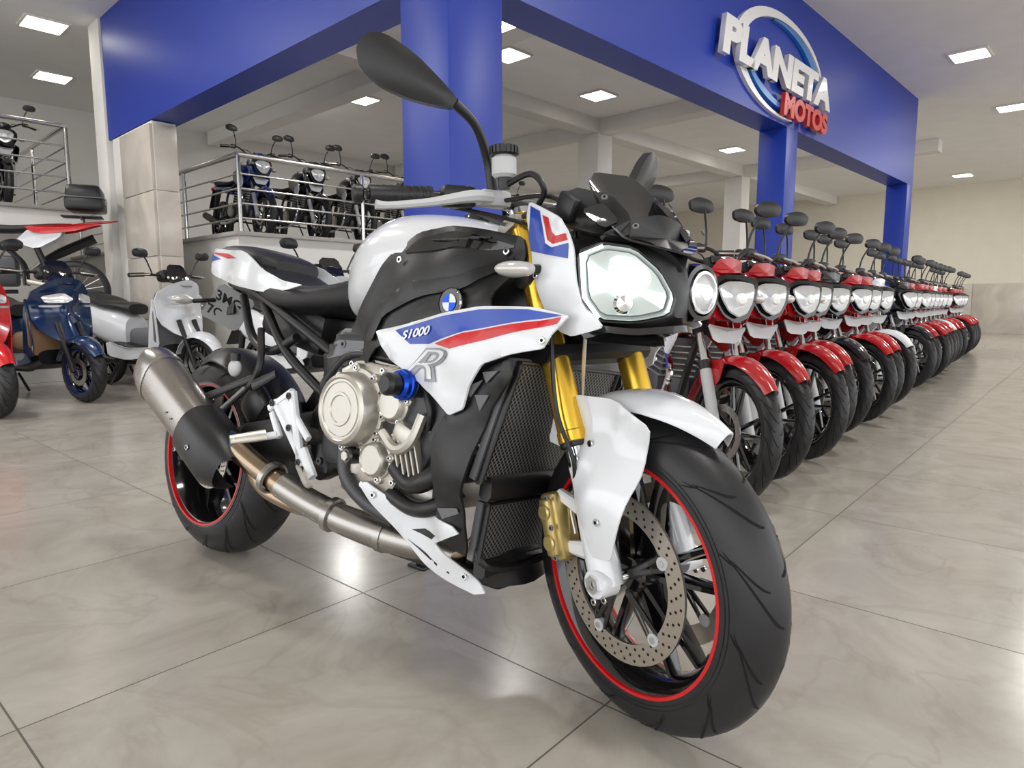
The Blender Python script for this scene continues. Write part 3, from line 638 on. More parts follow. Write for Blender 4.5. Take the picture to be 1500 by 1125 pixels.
# belly pan
mb=MB()
py=field([(.83,.37,-.185),(1.0,.30,-.165),(1.18,.21,-.12),(1.12,.33,-.20)])
mb.skin([(.815,.372),(.84,.380),(.90,.360),(1.0,.348),(1.12,.338),(1.140,.325),(1.09,.300),(1.055,.285),(1.10,.262),(1.145,.215),(1.160,.195),(1.135,.188),(1.10,.200),(1.02,.235),(.93,.29),(.86,.335)],py,.006,WHITE,grid=.02,k=.08)
mb.skin([(.98,.298),(1.02,.308),(1.06,.302),(1.045,.290)],py,.001,BLK,grid=.03,off=.001,k=0)
mb.skin([(.97,.275),(1.03,.252),(1.09,.225),(1.09,.229),(1.03,.258)],py,.001,BLK,grid=.03,off=.001,k=0)
mb.patch([(1.13,-.14,.30),(1.17,-.12,.21),(1.19,0,.20),(1.17,.12,.21),(1.13,.14,.30),(1.15,0,.28)],BLK,bulge=.01,th=.006)
mb.box((1.0,0,.21),(.34,.18,.03),BLK,bev=.01)
for p in ((.87,.355),(1.12,.225)): bolt(mb,(p[0],py(*p)-.001,p[1]),.008,mirror=True)
mb.tube([(.62,.14,.34),(.60,.22,.17),(.585,.283,.052)],.012,BLK); mb.box((.585,.289,.046),(.07,.05,.010),BLK,rot=(8,0,0),bev=.003)
mb.finish('belly_pan',bike)

# ================================================================== STREET BIKE (row)
def street(body,name,fendm=None):
    mb=MB(); fendm=fendm or body
    fx,fz=1.30,.300; a2=V((-.43,0,.90)).normalized()
    for (cx,hw) in ((0,.050),(fx,.042)):
        tyre(mb,cx,fz,.300,hw,.048,seg=40,grooves=20 if cx else 0); rim(mb,cx,fz,.232,hw*.8,BLKG,seg=36,sp=5,spw=.020,double=True)
    mb.lathe([(.095,-.055),(.125,-.055),(.125,-.050),(.095,-.050)],(fx,0,fz),(0,1,0),STEEL,32,closed=True)
    F=lambda t,y,f=0:V((fx,y,fz))+a2*t+V((.90,0,.43))*f
    mb.cyl(F(-.02,-.085),F(.30,-.085),.026,LGREY,seg=14,mirror=True,bev=.003); mb.cyl(F(.30,-.085),F(.74,-.085),.016,CHR,seg=14,mirror=True)
    mb.cyl(F(.29,-.085),F(.33,-.085),.029,BLK,seg=14,mirror=True)
    mb.cyl((fx,-.1,fz),(fx,.1,fz),.012,CHR)
    for t in (.48,.70): mb.beam(F(t,-.11),F(t,.11),.05,.05,.03,.03,BLK,side=a2)
    mb.box((fx-.10,-.055,fz+.10),(.06,.05,.08),BLK,bev=.01)
    mb.arch(fx,fz,165,42,lambda u:.325+.012*math.sin(math.pi*u),lambda u:.066*(1-.55*max(0,(u-.6)/.4)**1.5),.004,fendm,NA=16,NW=9,drop=.035,pw=2.5)
    mb.skin([(fx-.20,.50),(fx-.17,.60),(fx-.02,.62),(fx-.05,.52),(fx-.12,.46)],-.066,.006,fendm,grid=.05)
    # headlight cowl
    hz=.030
    def Z(p): return (p[0],p[1],p[2]+hz)
    mb.sloft([(1.03,.05,.98+hz,.80+hz),(1.08,.085,.995+hz,.77+hz),(1.15,.102,.975+hz,.75+hz),(1.195,.100,.955+hz,.755+hz)],body,e=3.6,n=24,sub=3)
    L=[(1.175,-.128,.915),(1.208,-.090,.948),(1.225,0,.955),(1.208,.090,.948),(1.175,.128,.915),(1.198,.106,.840),(1.215,.062,.772),(1.222,0,.745),(1.215,-.062,.772),(1.198,-.106,.840)]
    L=[Z(p) for p in L]; c=V((1.21,0,.860+hz))
    mb.patch([V(p)+V((.002,0,0)) for p in L],BLKG,bulge=.008,th=.015)
    mb.patch([c.lerp(V(p),.95)+V((.010,0,0)) for p in L],LENS2,bulge=.030,th=.004)
    mb.patch([c.lerp(V(p),.74)+V((.027,0,-.004)) for p in L],LGREY,bulge=.014,th=.003)
    mb.patch([c.lerp(V(p),.70)+V((.030,0,-.004)) for p in L],LENS3,bulge=.014,th=.003)
    mb.lathe([(.0001,.010),(.020,.008),(.028,.0)],(1.257,0,.850+hz),(1,0,0),LENS2,20)
    mb.patch([Z(p) for p in [(1.12,-.080,.975),(1.145,-.060,1.020),(1.160,0,1.030),(1.145,.060,1.020),(1.12,.080,.975),(1.205,.072,.955),(1.224,0,.962),(1.205,-.072,.955)]],body,bulge=.006,th=.004,k=.08)
    mb.patch([Z(p) for p in [(1.07,-.124,.945),(1.14,-.132,.938),(1.180,-.128,.85),(1.190,-.086,.760),(1.12,-.118,.74),(1.05,-.10,.80)]],body,bulge=.010,th=.006,mirror=True)
    mb.patch([(1.17,-.10,.765),(1.20,-.04,.755),(1.20,.04,.755),(1.17,.10,.765),(1.17,.06,.69),(1.17,-.06,.69)],LGREY,bulge=.01,th=.01)
    mb.box((1.04,0,1.035),(.07,.14,.06),BLK,rot=(0,-20,0),bev=.02); mb.box((1.075,0,1.055),(.02,.11,.04),SMK,rot=(0,-35,0),bev=.005)
    for sg in (-1,1):
        mb.tube([(1.12,.10*sg,.90),(1.12,.15*sg,.90)],.008,BLK); mb.ell((1.12,.190*sg,.90),(.024,.038,.022),CLR,rot=(0,0,12*sg)); mb.ell((1.106,.190*sg,.90),(.020,.038,.024),BLK)
        mb.tube([(.99,0,1.05),(.99,.10*sg,1.06),(.96,.2*sg,1.12),(.92,.28*sg,1.125),(.86,.38*sg,1.115)],.010,BLK)
        mb.tube([(.915,.285*sg,1.124),(.862,.375*sg,1.116)],.018,RUB,seg=12,sm=False); mb.box((.935,.25*sg,1.125),(.045,.06,.045),BLK,bev=.01)
        mb.tube([(.975,.25*sg,1.12),(.96,.32*sg,1.115),(.91,.40*sg,1.11)],.006,ALU)
        mb.tube([(.95,.22*sg,1.13),(.955,.235*sg,1.22),(.975,.27*sg,1.31)],.006,BLK)
        mb.tube([(.97,.16*sg,1.10),(1.05,.10*sg,1.08),(1.08,.05*sg,1.0)],.004,BLK)
        pts=[(.975,(.275+y)*sg,1.33+z) for y,z in ((-.060,-.012),(-.048,.026),(0,.040),(.05,.038),(.082,.016),(.070,-.026),(.01,-.036),(-.045,-.030))]
        mb.patch(pts,BLK,bulge=.008,th=.024,k=.2)
    # tank, seat, tail
    mb.sloft([(.52,.07,.86,.76),(.60,.10,.92,.72),(.72,.135,.975,.70),(.84,.14,.975,.71),(.95,.11,.94,.74),(1.0,.06,.88,.78)],body,e=2.6,n=24,sub=3)
    mb.patch([(.66,-.135,.86),(.86,-.155,.88),(1.03,-.17,.82),(1.06,-.16,.72),(.96,-.15,.63),(.80,-.145,.72),(.68,-.13,.76)],body,bulge=.012,th=.01,mirror=True)
    mb.patch([(.90,-.165,.72),(1.04,-.175,.76),(1.05,-.165,.70),(.97,-.16,.60)],WHITE,bulge=.006,th=.01,mirror=True)
    mb.sloft([(-.12,.08,.86,.81),(0,.12,.86,.79),(.2,.13,.83,.77),(.4,.12,.80,.75),(.55,.08,.82,.76)],LEA,e=2.6,n=20,sub=3)
    mb.sloft([(-.28,.03,.83,.79),(-.18,.07,.83,.76),(0,.10,.80,.72),(.25,.11,.77,.66),(.48,.09,.76,.62)],body,e=2.6,n=20,sub=3)
    mb.tube([(-.05,-.12,.84),(-.15,-.13,.87),(-.27,-.09,.88),(-.29,0,.88)],.010,LGREY,mirror=True)
    mb.box((-.29,0,.79),(.03,.10,.05),REDC,bev=.01); mb.beam((-.22,0,.76),(-.34,0,.52),.12,.12,.01,.01,BLK,side=(1,0,0))
    # engine and frame
    mb.box((.62,0,.42),(.34,.20,.20),ALUD,bev=.03); mb.box((.73,0,.60),(.15,.16,.22),ALUD,rot=(0,12,0),bev=.01)
    for k in range(6): mb.box((.71+.006*k,0,.52+.03*k),(.20,.20,.006),ALU,rot=(0,12,0),bev=0)
    mb.cyl((.58,-.10,.40),(.58,-.14,.40),.075,ALU,seg=20,bev=.01,mirror=True)
    mb.tube([(1.02,0,.82),(.92,0,.60),(.84,0,.38),(.78,0,.31)],.018,BLK); mb.tube([(1.0,-.03,.86),(.7,-.10,.74),(.45,-.11,.62),(.40,-.11,.38)],.015,BLK,mirror=True)
    mb.beam((.40,-.09,.38),(0,-.09,.30),.05,.04,.025,.025,BLK,mirror=True); mb.cyl((.02,-.12,.33),(.14,-.12,.72),.026,BLK,mirror=True)
    mb.tube([(.80,-.06,.62),(.90,-.10,.50),(.84,-.13,.32),(.60,-.15,.25),(.35,-.16,.26)],.018,CHR); mb.tube([(.35,-.16,.26),(.1,-.165,.32),(-.15,-.17,.40)],.045,BLK,seg=14,radii=[.028,.045,.045])
    mb.tube([(.47,-.22,.30),(.47,.22,.30)],.012,RUB,sm=False)
    mb.tube([(.50,.10,.32),(.48,.20,.14),(.47,.25,.02)],.010,BLK)
    o=mb.finish(name); me=o.data; bpy.data.objects.remove(o); return me
ME={'r':street(REDB,'street_bike_red'),'k':street(DKP,'street_bike_black'),'w':street(WHITE,'street_bike_white'),'b':street(BLUB,'street_bike_blue')}
def place(me,name,p,az,lean=-5,z=0.,sc=1.):
    """az: heading azimuth in degrees (math angle from +x)"""
    o=bpy.data.objects.new(name,me); scene.collection.objects.link(o)
    o.matrix_world=Matrix.Translation(V((p[0],p[1],z)))@Matrix.Rotation(math.radians(az),4,'Z')@Matrix.Rotation(math.radians(lean),4,'X')@Matrix.Scale(sc,4); return o
BM=Matrix.Rotation(math.atan2(.725,.688),4,'Z')
def bw(a,b,z=0): return BM@V((a,b,z))
PB=2.77
PIL=[bw(2.64,PB+.2).xy,bw(6.99,PB+.14).xy,bw(11.46,PB+.14).xy]
HEAD=-72; SCB=.93; h=V((math.cos(math.radians(HEAD)),math.sin(math.radians(HEAD))))
cols='rrrrkrrwrrkrrrrwrrkrrrrr'
for i,cc_ in enumerate(cols):
    f=V((.885,2.68))+V((.616,.788))*.45*i+V((random.uniform(-.02,.02),random.uniform(-.02,.02)))
    r=f-h*1.30*SCB
    hit=False
    for P in PIL:
        t=max(0,min(1,(P-f).dot(-h)/1.5)); 
        if (f-h*1.5*t-P).length<.30: hit=True
    if hit: continue
    place(ME[cc_],'street_motorcycle',r,HEAD+random.uniform(-2,2),sc=SCB)

# ================================================================== SCOOTER
def scooter(body,inner,name):
    mb=MB()
    for cx in (0,1.30):
        tyre(mb,cx,.25,.25,.055,.055,seg=36,grooves=18 if cx else 0); rim(mb,cx,.25,.180,.045,BLKG,seg=32,sp=5,spw=.018,stripe=ANB if cx and body is NAVY else None)
    mb.lathe([(.07,-.05),(.11,-.05),(.11,-.045),(.07,-.045)],(1.30,0,.25),(0,1,0),STEEL,28,closed=True)
    a2=V((-.40,0,.92)).normalized()
    mb.cyl(V((1.30,-.08,.25)),V((1.30,-.08,.25))+a2*.42,.022,BLK,mirror=True)
    mb.arch(1.30,.25,165,30,lambda u:.285,lambda u:.085*(1-.4*max(0,(u-.66)/.34)),.004,body,NA=14,NW=9,drop=.05)
    mb.patch([(1.02,-.24,.86),(1.14,-.13,.96),(1.18,0,1.0),(1.14,.13,.96),(1.02,.24,.86),(1.05,.23,.62),(1.16,.13,.50),(1.24,0,.48),(1.16,-.13,.50),(1.05,-.23,.62)],body,bulge=.07,th=.015,cen=(1.17,0,.74),k=.2)
    mb.patch([(1.00,-.24,.86),(1.06,0,.98),(1.00,.24,.86),(1.0,.24,.40),(.98,0,.32),(1.0,-.24,.40)],inner,bulge=-.03,th=.015)
    mb.patch([(1.02,-.24,.86),(1.05,-.235,.62),(1.05,-.22,.40),(.90,-.22,.34),(.96,-.24,.60)],body,bulge=.01,th=.01,mirror=True)
    mb.patch([(1.12,-.185,.84),(1.21,-.06,.87),(1.27,-.015,.82),(1.24,-.06,.79),(1.15,-.17,.79)],LENS3,bulge=.02,th=.01,mirror=True)
    mb.patch([(1.11,-.20,.775),(1.22,-.08,.775),(1.20,-.10,.758),(1.12,-.195,.758)],CLR,bulge=.01,th=.008,mirror=True)
    mb.patch([(1.06,-.12,.98),(1.02,-.08,1.13),(1.02,.08,1.13),(1.06,.12,.98),(1.19,.04,.93),(1.19,-.04,.93)],SMK,bulge=.03,th=.004)
    mb.box((.98,0,1.03),(.12,.26,.10),BLK,rot=(0,-15,0),bev=.03)
    for sg in (-1,1):
        mb.tube([(.99,.10*sg,1.03),(.95,.22*sg,1.04),(.90,.37*sg,1.03)],.012,BLK); mb.tube([(.94,.25*sg,1.038),(.90,.37*sg,1.03)],.019,RUB,sm=False,seg=12)
        mb.tube([(.98,.20*sg,1.05),(.99,.25*sg,1.15),(1.0,.29*sg,1.20)],.006,BLK)
        mb.patch([(1.0,(.30+y)*sg,1.22+z) for y,z in ((-.060,-.010),(-.048,.028),(0,.042),(.05,.040),(.080,.014),(.068,-.028),(.01,-.038),(-.045,-.032))],BLK,bulge=.01,th=.026,k=.2)
        mb.tube([(.98,.22*sg,1.04),(.97,.30*sg,1.035),(.94,.38*sg,1.03)],.006,ALU)
    mb.sloft([(.35,.18,.45,.26),(.6,.20,.40,.25),(.85,.20,.38,.25),(1.02,.18,.42,.30)],BLK,e=4,n=20,sub=3)
    mb.sloft([(.40,.08,.55,.34),(.6,.08,.56,.36),(.85,.08,.60,.36),(1.0,.09,.70,.40)],inner,e=3,n=20,sub=3)
    mb.patch([(.30,-.20,.44),(.60,-.215,.38),(.95,-.225,.40),(1.0,-.22,.32),(.60,-.21,.27),(.32,-.20,.30)],body,bulge=.008,th=.012,mirror=True)
    mb.sloft([(-.42,.03,.80,.74),(-.30,.10,.82,.62),(-.10,.16,.80,.50),(.12,.19,.76,.42),(.32,.18,.72,.36),(.46,.12,.66,.34)],body,e=2.8,n=28,sub=4)
    mb.sloft([(-.28,.09,.89,.80),(-.15,.14,.89,.79),(.05,.16,.86,.76),(.18,.17,.81,.74),(.36,.15,.80,.72),(.50,.10,.78,.68)],LEA,e=2.8,n=24,sub=4)
    mb.tube([(-.10,-.13,.86),(-.25,-.15,.89),(-.38,-.10,.90),(-.40,0,.90)],.013,BLK,mirror=True)
    mb.box((-.40,0,.76),(.04,.16,.05),REDC,bev=.015); mb.beam((-.30,0,.62),(-.48,0,.42),.14,.14,.01,.01,BLK,side=(1,0,0))
    mb.box((.12,.11,.27),(.45,.10,.16),ALUD,bev=.03); mb.tube([(.35,-.15,.25),(.1,-.16,.27),(-.18,-.17,.32)],.05,BLK,seg=16,radii=[.02,.05,.055,.05])
    mb.cyl((-.10,-.14,.35),(-.02,-.14,.60),.025,BLK,mirror=True)
    mb.beam((.25,-.05,.18),(.22,-.14,.01),.02,.02,.02,.02,BLK,mirror=True)
    o=mb.finish(name); me=o.data; bpy.data.objects.remove(o); return me
SN=scooter(NAVY,BRN,'scooter_navy'); SW=scooter(WHITE,GREY,'scooter_white'); SR=scooter(RED,BLK,'scooter_red')
def placef(me,name,f,az,wb=1.30,lean=0,z=0): # front contact
    hh=V((math.cos(math.radians(az)),math.sin(math.radians(az)))); return place(me,name,V(f[:2])-hh*wb,az,lean,z)
placef(SN,'scooter',(-3.42,5.35),-27)
placef(SW,'scooter',(-2.80,6.05),-25)
placef(SR,'scooter',(-3.58,4.62),-30)
placef(SW,'scooter',(-1.18,5.00),-40)

# ---- off-road bike with luggage
def enduro(name):
    mb=MB()
    for cx,R in ((0,.31),(1.40,.34)):
        tyre(mb,cx,R,R,.048,.05,seg=40); mb.lathe([(R-.06,-.03),(R-.045,-.03),(R-.045,.03),(R-.06,.03)],(cx,0,R),(0,1,0),BLKG,36,closed=True); mb.cyl((cx,-.05,R),(cx,.05,R),.03,ALU)
        for k in range(18):
            a=k*math.pi/9; mb.tube([(cx+.03*math.cos(a),-.03 if k%2 else .03,R+.03*math.sin(a)),(cx+(R-.055)*math.cos(a+.15),0,R+(R-.055)*math.sin(a+.15))],.0022,CHR,seg=4,sm=False)
    a2=V((-.45,0,.89)).normalized(); F=lambda t,y:V((1.40,y,.34))+a2*t
    mb.cyl(F(0,-.09),F(.4,-.09),.024,BLK,mirror=True); mb.cyl(F(.4,-.09),F(.80,-.09),.02,GOLD,mirror=True)
    mb.patch([(1.02,-.05,.74),(1.2,-.07,.76),(1.5,-.06,.74),(1.68,0,.68),(1.5,.06,.74),(1.2,.07,.76),(1.02,.05,.74)],RED,bulge=.02,th=.006)
    mb.patch([(1.14,-.10,1.02),(1.17,0,1.10),(1.14,.10,1.02),(1.20,.08,.86),(1.21,0,.82),(1.20,-.08,.86)],WHITE,bulge=.02,th=.01)
    mb.patch([(.62,-.10,.92),(.85,-.13,1.0),(1.05,-.14,.98),(1.10,-.15,.78),(.92,-.14,.66),(.78,-.12,.80)],RED,bulge=.015,th=.01,mirror=True)
    mb.patch([(.05,-.09,.95),(.35,-.11,.92),(.48,-.11,.78),(.30,-.11,.72),(.10,-.09,.84)],WHITE,bulge=.012,th=.01,mirror=True)
    mb.sloft([(0,.06,.99,.95),(.2,.10,.98,.92),(.5,.11,.95,.87),(.8,.09,.97,.88),(.95,.05,1.01,.9)],LEA,n=20,sub=3)
    mb.patch([(-.42,0,1.04),(-.38,-.05,1.03),(-.1,-.08,.99),(.12,-.09,.95),(.12,.09,.95),(-.1,.08,.99),(-.38,.05,1.03)],RED,bulge=.015,th=.008)
    mb.patch([(-.30,-.075,1.00),(.05,-.105,.97),(.40,-.12,.94),(.30,-.12,.87),(0,-.10,.90)],RED,bulge=.008,th=.008,mirror=True)
    mb.box((.65,0,.50),(.34,.18,.30),ALUD,bev=.03); mb.tube([(.9,-.03,.75),(.98,-.08,.5),(.8,-.11,.36),(.5,-.12,.45),(.3,-.13,.6)],.02,STEEL); mb.tube([(.3,-.13,.6),(.1,-.14,.72),(-.18,-.15,.86)],.05,BLK,radii=[.035,.05,.05])
    mb.tube([(1.08,0,.96),(.95,0,.65),(.85,0,.32),(.5,0,.30)],.02,BLK); mb.tube([(1.05,-.03,.92),(.7,-.09,.82),(.45,-.10,.60),(.42,-.10,.36)],.015,BLK,mirror=True)
    mb.beam((.42,-.08,.40),(0,-.08,.31),.05,.04,.025,.025,ALU,mirror=True); mb.cyl((.2,0,.4),(.35,0,.85),.03,BLK)
    for sg in (-1,1):
        mb.tube([(1.03,0,1.12),(1.02,.12*sg,1.15),(.98,.25*sg,1.18),(.93,.40*sg,1.18)],.011,BLK); mb.tube([(.95,.29*sg,1.18),(.93,.40*sg,1.18)],.018,RUB,sm=False)
    mb.box((-.10,0,1.06),(.36,.20,.015),BLK,bev=.004); mb.box((-.14,0,1.18),(.34,.42,.13),BLK,bev=.03); mb.box((-.14,0,1.30),(.33,.41,.14),BLK,bev=.04,taper=.9); mb.box((-.14,0,1.240),(.35,.43,.012),GREY,bev=.004); mb.box((-.315,0,1.22),(.02,.08,.07),LGREY,bev=.006)
    for p in ((-.10,.10,1.02),(-.10,-.10,1.02)): mb.cyl(p,(p[0],p[1],1.06),.008,BLK)
    o=mb.finish(name); me=o.data; bpy.data.objects.remove(o); return me
EN=enduro('enduro_bike')

# ================================================================== BUILDING
def wallmat(name,c,rough=.6,marble=False):
    m=bpy.data.materials.new(name); m.use_nodes=True; nt=m.node_tree; b=nt.nodes['Principled BSDF']; b.inputs['Roughness'].default_value=rough
    tc=nt.nodes.new('ShaderNodeTexCoord'); nz=nt.nodes.new('ShaderNodeTexNoise'); nz.inputs['Scale'].default_value=1.6 if marble else 3; nz.inputs['Detail'].default_value=8; nz.inputs['Distortion'].default_value=1.2 if marble else 0
    cr=nt.nodes.new('ShaderNodeValToRGB'); k=.78 if marble else .96
    cr.color_ramp.elements[0].position=.3; cr.color_ramp.elements[0].color=(c[0]*k,c[1]*k,c[2]*k,1); cr.color_ramp.elements[1].position=.65; cr.color_ramp.elements[1].color=(*c,1)
    nt.links.new(tc.outputs['Object'],nz.inputs['Vector']); nt.links.new(nz.outputs['Fac'],cr.inputs['Fac']); nt.links.new(cr.outputs['Color'],b.inputs['Base Color'])
    return m
CEIL=wallmat('ceiling_paint',(.89,.885,.87),.8); WALL=wallmat('wall_paint_beige',(.80,.75,.64),.7); WALLW=wallmat('wall_paint_white',(.77,.755,.72),.7)
FBLUE=wallmat('fascia_blue_paint',(.006,.034,.34),.42); MARB=wallmat('marble_tile',(.62,.57,.50),.2,True); DFLOOR=wallmat('platform_tile',(.40,.38,.35),.3,True)
def bbox(name,a0,a1,b0,b1,z0,z1,m,bev=0):
    mb=MB(); mb.box(((a0+a1)/2,(b0+b1)/2,(z0+z1)/2),(abs(a1-a0),abs(b1-b0),z1-z0),m,bev=bev); return mb.finish(name,None,BM)
CH=3.75; FB=2.51
def floor_mat():
    m=bpy.data.materials.new('polished_porcelain_floor'); m.use_nodes=True; nt=m.node_tree; N=nt.nodes; L=nt.links; b=N['Principled BSDF']
    tc=N.new('ShaderNodeTexCoord'); sp=N.new('ShaderNodeSeparateXYZ'); L.new(tc.outputs['Object'],sp.inputs[0])
    def math_(op,a,bv=None,c=None):
        n=N.new('ShaderNodeMath'); n.operation=op
        for i,v in enumerate((a,bv,c)):
            if v is None: continue
            if isinstance(v,(int,float)): n.inputs[i].default_value=v
            else: L.new(v,n.inputs[i])
        return n.outputs[0]
    g=[];ids=[]
    for o,off in (('X',1.08),('Y',.69)):
        q=math_('DIVIDE',math_('SUBTRACT',sp.outputs[o],off),.80); fr=math_('FRACT',q); ids.append(math_('FLOOR',q))
        g.append(math_('GREATER_THAN',math_('ABSOLUTE',math_('SUBTRACT',fr,.5)),.4976))
    gr=math_('MAXIMUM',g[0],g[1])
    cb=N.new('ShaderNodeCombineXYZ'); L.new(ids[0],cb.inputs[0]); L.new(ids[1],cb.inputs[1])
    wn=N.new('ShaderNodeTexWhiteNoise'); L.new(cb.outputs[0],wn.inputs['Vector'])
    vm=N.new('ShaderNodeVectorMath'); vm.operation='MULTIPLY_ADD'; L.new(wn.outputs['Color'],vm.inputs[0]); vm.inputs[1].default_value=(9,9,9); L.new(tc.outputs['Object'],vm.inputs[2])
    nz=N.new('ShaderNodeTexNoise'); nz.inputs['Scale'].default_value=3.2; nz.inputs['Detail'].default_value=10; nz.inputs['Roughness'].default_value=.66; nz.inputs['Distortion'].default_value=.7; L.new(vm.outputs[0],nz.inputs['Vector'])
    cr=N.new('ShaderNodeValToRGB'); e=cr.color_ramp.elements; e[0].position=.28; e[0].color=(.345,.315,.265,1); e[1].position=.72; e[1].color=(.48,.45,.395,1); x=e.new(.5); x.color=(.42,.39,.34,1)
    L.new(nz.outputs['Fac'],cr.inputs['Fac'])
    nv=N.new('ShaderNodeTexNoise'); nv.inputs['Scale'].default_value=1.8; nv.inputs['Detail'].default_value=6; nv.inputs['Distortion'].default_value=.8; L.new(vm.outputs[0],nv.inputs['Vector'])
    vein=math_('SUBTRACT',1,math_('MINIMUM',math_('MULTIPLY',math_('ABSOLUTE',math_('SUBTRACT',nv.outputs['Fac'],.5)),55),1))
    mx=N.new('ShaderNodeMix'); mx.data_type='RGBA'; L.new(math_('MULTIPLY',vein,.20),mx.inputs['Factor']); L.new(cr.outputs['Color'],mx.inputs[6]); mx.inputs[7].default_value=(.26,.21,.16,1)
    m2=N.new('ShaderNodeMix'); m2.data_type='RGBA'; L.new(gr,m2.inputs['Factor']); L.new(mx.outputs[2],m2.inputs[6]); m2.inputs[7].default_value=(.10,.09,.075,1)
    L.new(m2.outputs[2],b.inputs['Base Color'])
    mr=N.new('ShaderNodeMapRange'); mr.inputs['To Min'].default_value=.16; mr.inputs['To Max'].default_value=.25; L.new(nz.outputs['Fac'],mr.inputs['Value'])
    L.new(math_('MAXIMUM',mr.outputs[0],math_('MULTIPLY',gr,.7)),b.inputs['Roughness'])
    return m
mb=MB(); mb.add([(-14,-24,0),(34,-24,0),(34,24,0),(-14,24,0)],[(0,1,2,3)],floor_mat()); mb.finish('floor',None,Matrix.Rotation(math.radians(49),4,'Z'))
bbox('ceiling',-5,20.9,-5,12.6,CH,CH+.1,CEIL)
bbox('wall_end',20.7,20.9,-5,12.6,0,CH,WALL); bbox('wall_back',-5,20.69,12.4,12.6,0,CH,WALLW)
mb=MB()
for k in range(13):
    mb.box((20.685,-4.4+1.2*k,.62),(.03,1.19,1.24),MARB,bev=.002)
mb.finish('trim_wainscot_end',None,BM)
bbox('baseboard_back',9.2,20.6,12.36,12.4,0,.12,MARB)
# fascia
mb=MB()
t=.28
mb.box(((2.44+11.6)/2,PB+t/2,(FB+CH)/2),(11.6-2.44,t,CH-FB),FBLUE,bev=0)
mb.box((2.44+t/2,(PB+t+8.26)/2,(FB+CH)/2),(t,8.26-PB-t,CH-FB-.002),FBLUE,bev=0)
mb.finish('fascia_beam',None,BM)
bbox('pillar',2.44,2.84,PB,PB+.4,0,FB,FBLUE,.004); bbox('pillar',6.85,7.13,PB,PB+.28,0,FB,FBLUE,.004); bbox('pillar',11.32,11.6,PB,PB+.28,0,FB,FBLUE,.004)
mb=MB(); mb.box((2.56,7.60,FB/2-.003),(.22,1.15,FB-.006),WALLW,bev=.004)
for k in range(4): mb.box((2.44,7.45,.31+.62*k),(.03,.85,.61),MARB,bev=.002); mb.box((2.56,7.015,.31+.62*k),(.21,.02,.61),MARB,bev=.002)
mb.finish('marble_pier',None,BM)
bbox('pillar',2.42,2.74,8.28,8.62,0,CH,WALLW,.004)
for (a,b_) in ((9.2,6.8),(9.2,10.6),(14.5,6.8),(14.5,11.5)): bbox('interior_pillar',a,a+.4,b_,b_+.4,0,CH-.22,WALLW,.004)
for k,(a0,a1,b0,b1) in enumerate(((2.8,20.6,6.8,7.1),(9.25,9.55,3.1,12.3),(14.55,14.85,3.1,12.3),(5.2,5.5,3.1,12.3))): bbox('ceiling_beam',a0,a1,b0,b1,CH-.22,CH-.001*(k+1),WALLW)
# platforms
PZ=1.45; MZ=1.80
mb=MB(); mb.box((6.0,9.48,PZ/2),(5.9,5.72,PZ),WALLW,bev=0); mb.box((6.0,9.47,PZ+.02),(6.0,5.82,.04),DFLOOR,bev=.004); mb.finish('display_platform',None,BM)
mb=MB(); mb.box((-1.3,10.6,MZ-.1),(7.2,3.4,.2),WALLW,bev=0); mb.box((-1.3,10.58,MZ+.02),(7.26,3.46,.04),DFLOOR,bev=.004); mb.box((-1.3,11.0,(MZ-.2)/2),(7.1,2.6,MZ-.2),WALLW,bev=0); mb.finish('mezzanine_platform',None,BM)
mb=MB(); mb.box((1.2,8.40,.30),(2.0,.9,.60),WALLW,bev=.01); mb.finish('display_plinth',None,BM)
INOX=mat('stainless_rail',(.62,.61,.59),.18,metal=1)
def railing(name,pts,z0,k=1.):
    mb=MB()
    for (a,b) in zip(pts[:-1],pts[1:]):
        a=V(a);b=V(b); n=max(1,round((b-a).length/1.3))
        for i in range(n+1):
            p=a.lerp(b,i/n); mb.cyl((p.x,p.y,z0),(p.x,p.y,z0+.93*k),.022,INOX,seg=12)
        for hz,r in ((.95,.026),(.72,.010),(.54,.010),(.36,.010),(.18,.010)): mb.tube([(a.x,a.y,z0+hz*k),(b.x,b.y,z0+hz*k)],r,INOX,sm=False,seg=10)
    mb.finish(name,None,BM)
railing('platform_railing',[(8.9,6.70),(3.12,6.70),(3.12,12.2)],PZ+.04,.80)
railing('mezzanine_railing',[(-4.6,8.98),(2.22,8.98),(2.22,12.1)],MZ+.04,.95)
def pb(key,a,b,az,z=PZ+.04,name='street_motorcycle'):
    p=bw(a,b); return place(ME[key] if isinstance(key,str) else key,name,(p.x,p.y),az,-4,z,.93)
for i,k in enumerate('bkkkkkk'):
    pb(k,3.75+.72*i,8.6,-48+random.uniform(-4,4))
for i,k in enumerate('kkk'): pb(k,1.75-.72*i,10.75,-45,MZ+.04)
place(EN,'enduro_motorcycle',(-4.50,7.02),206,0,.60)
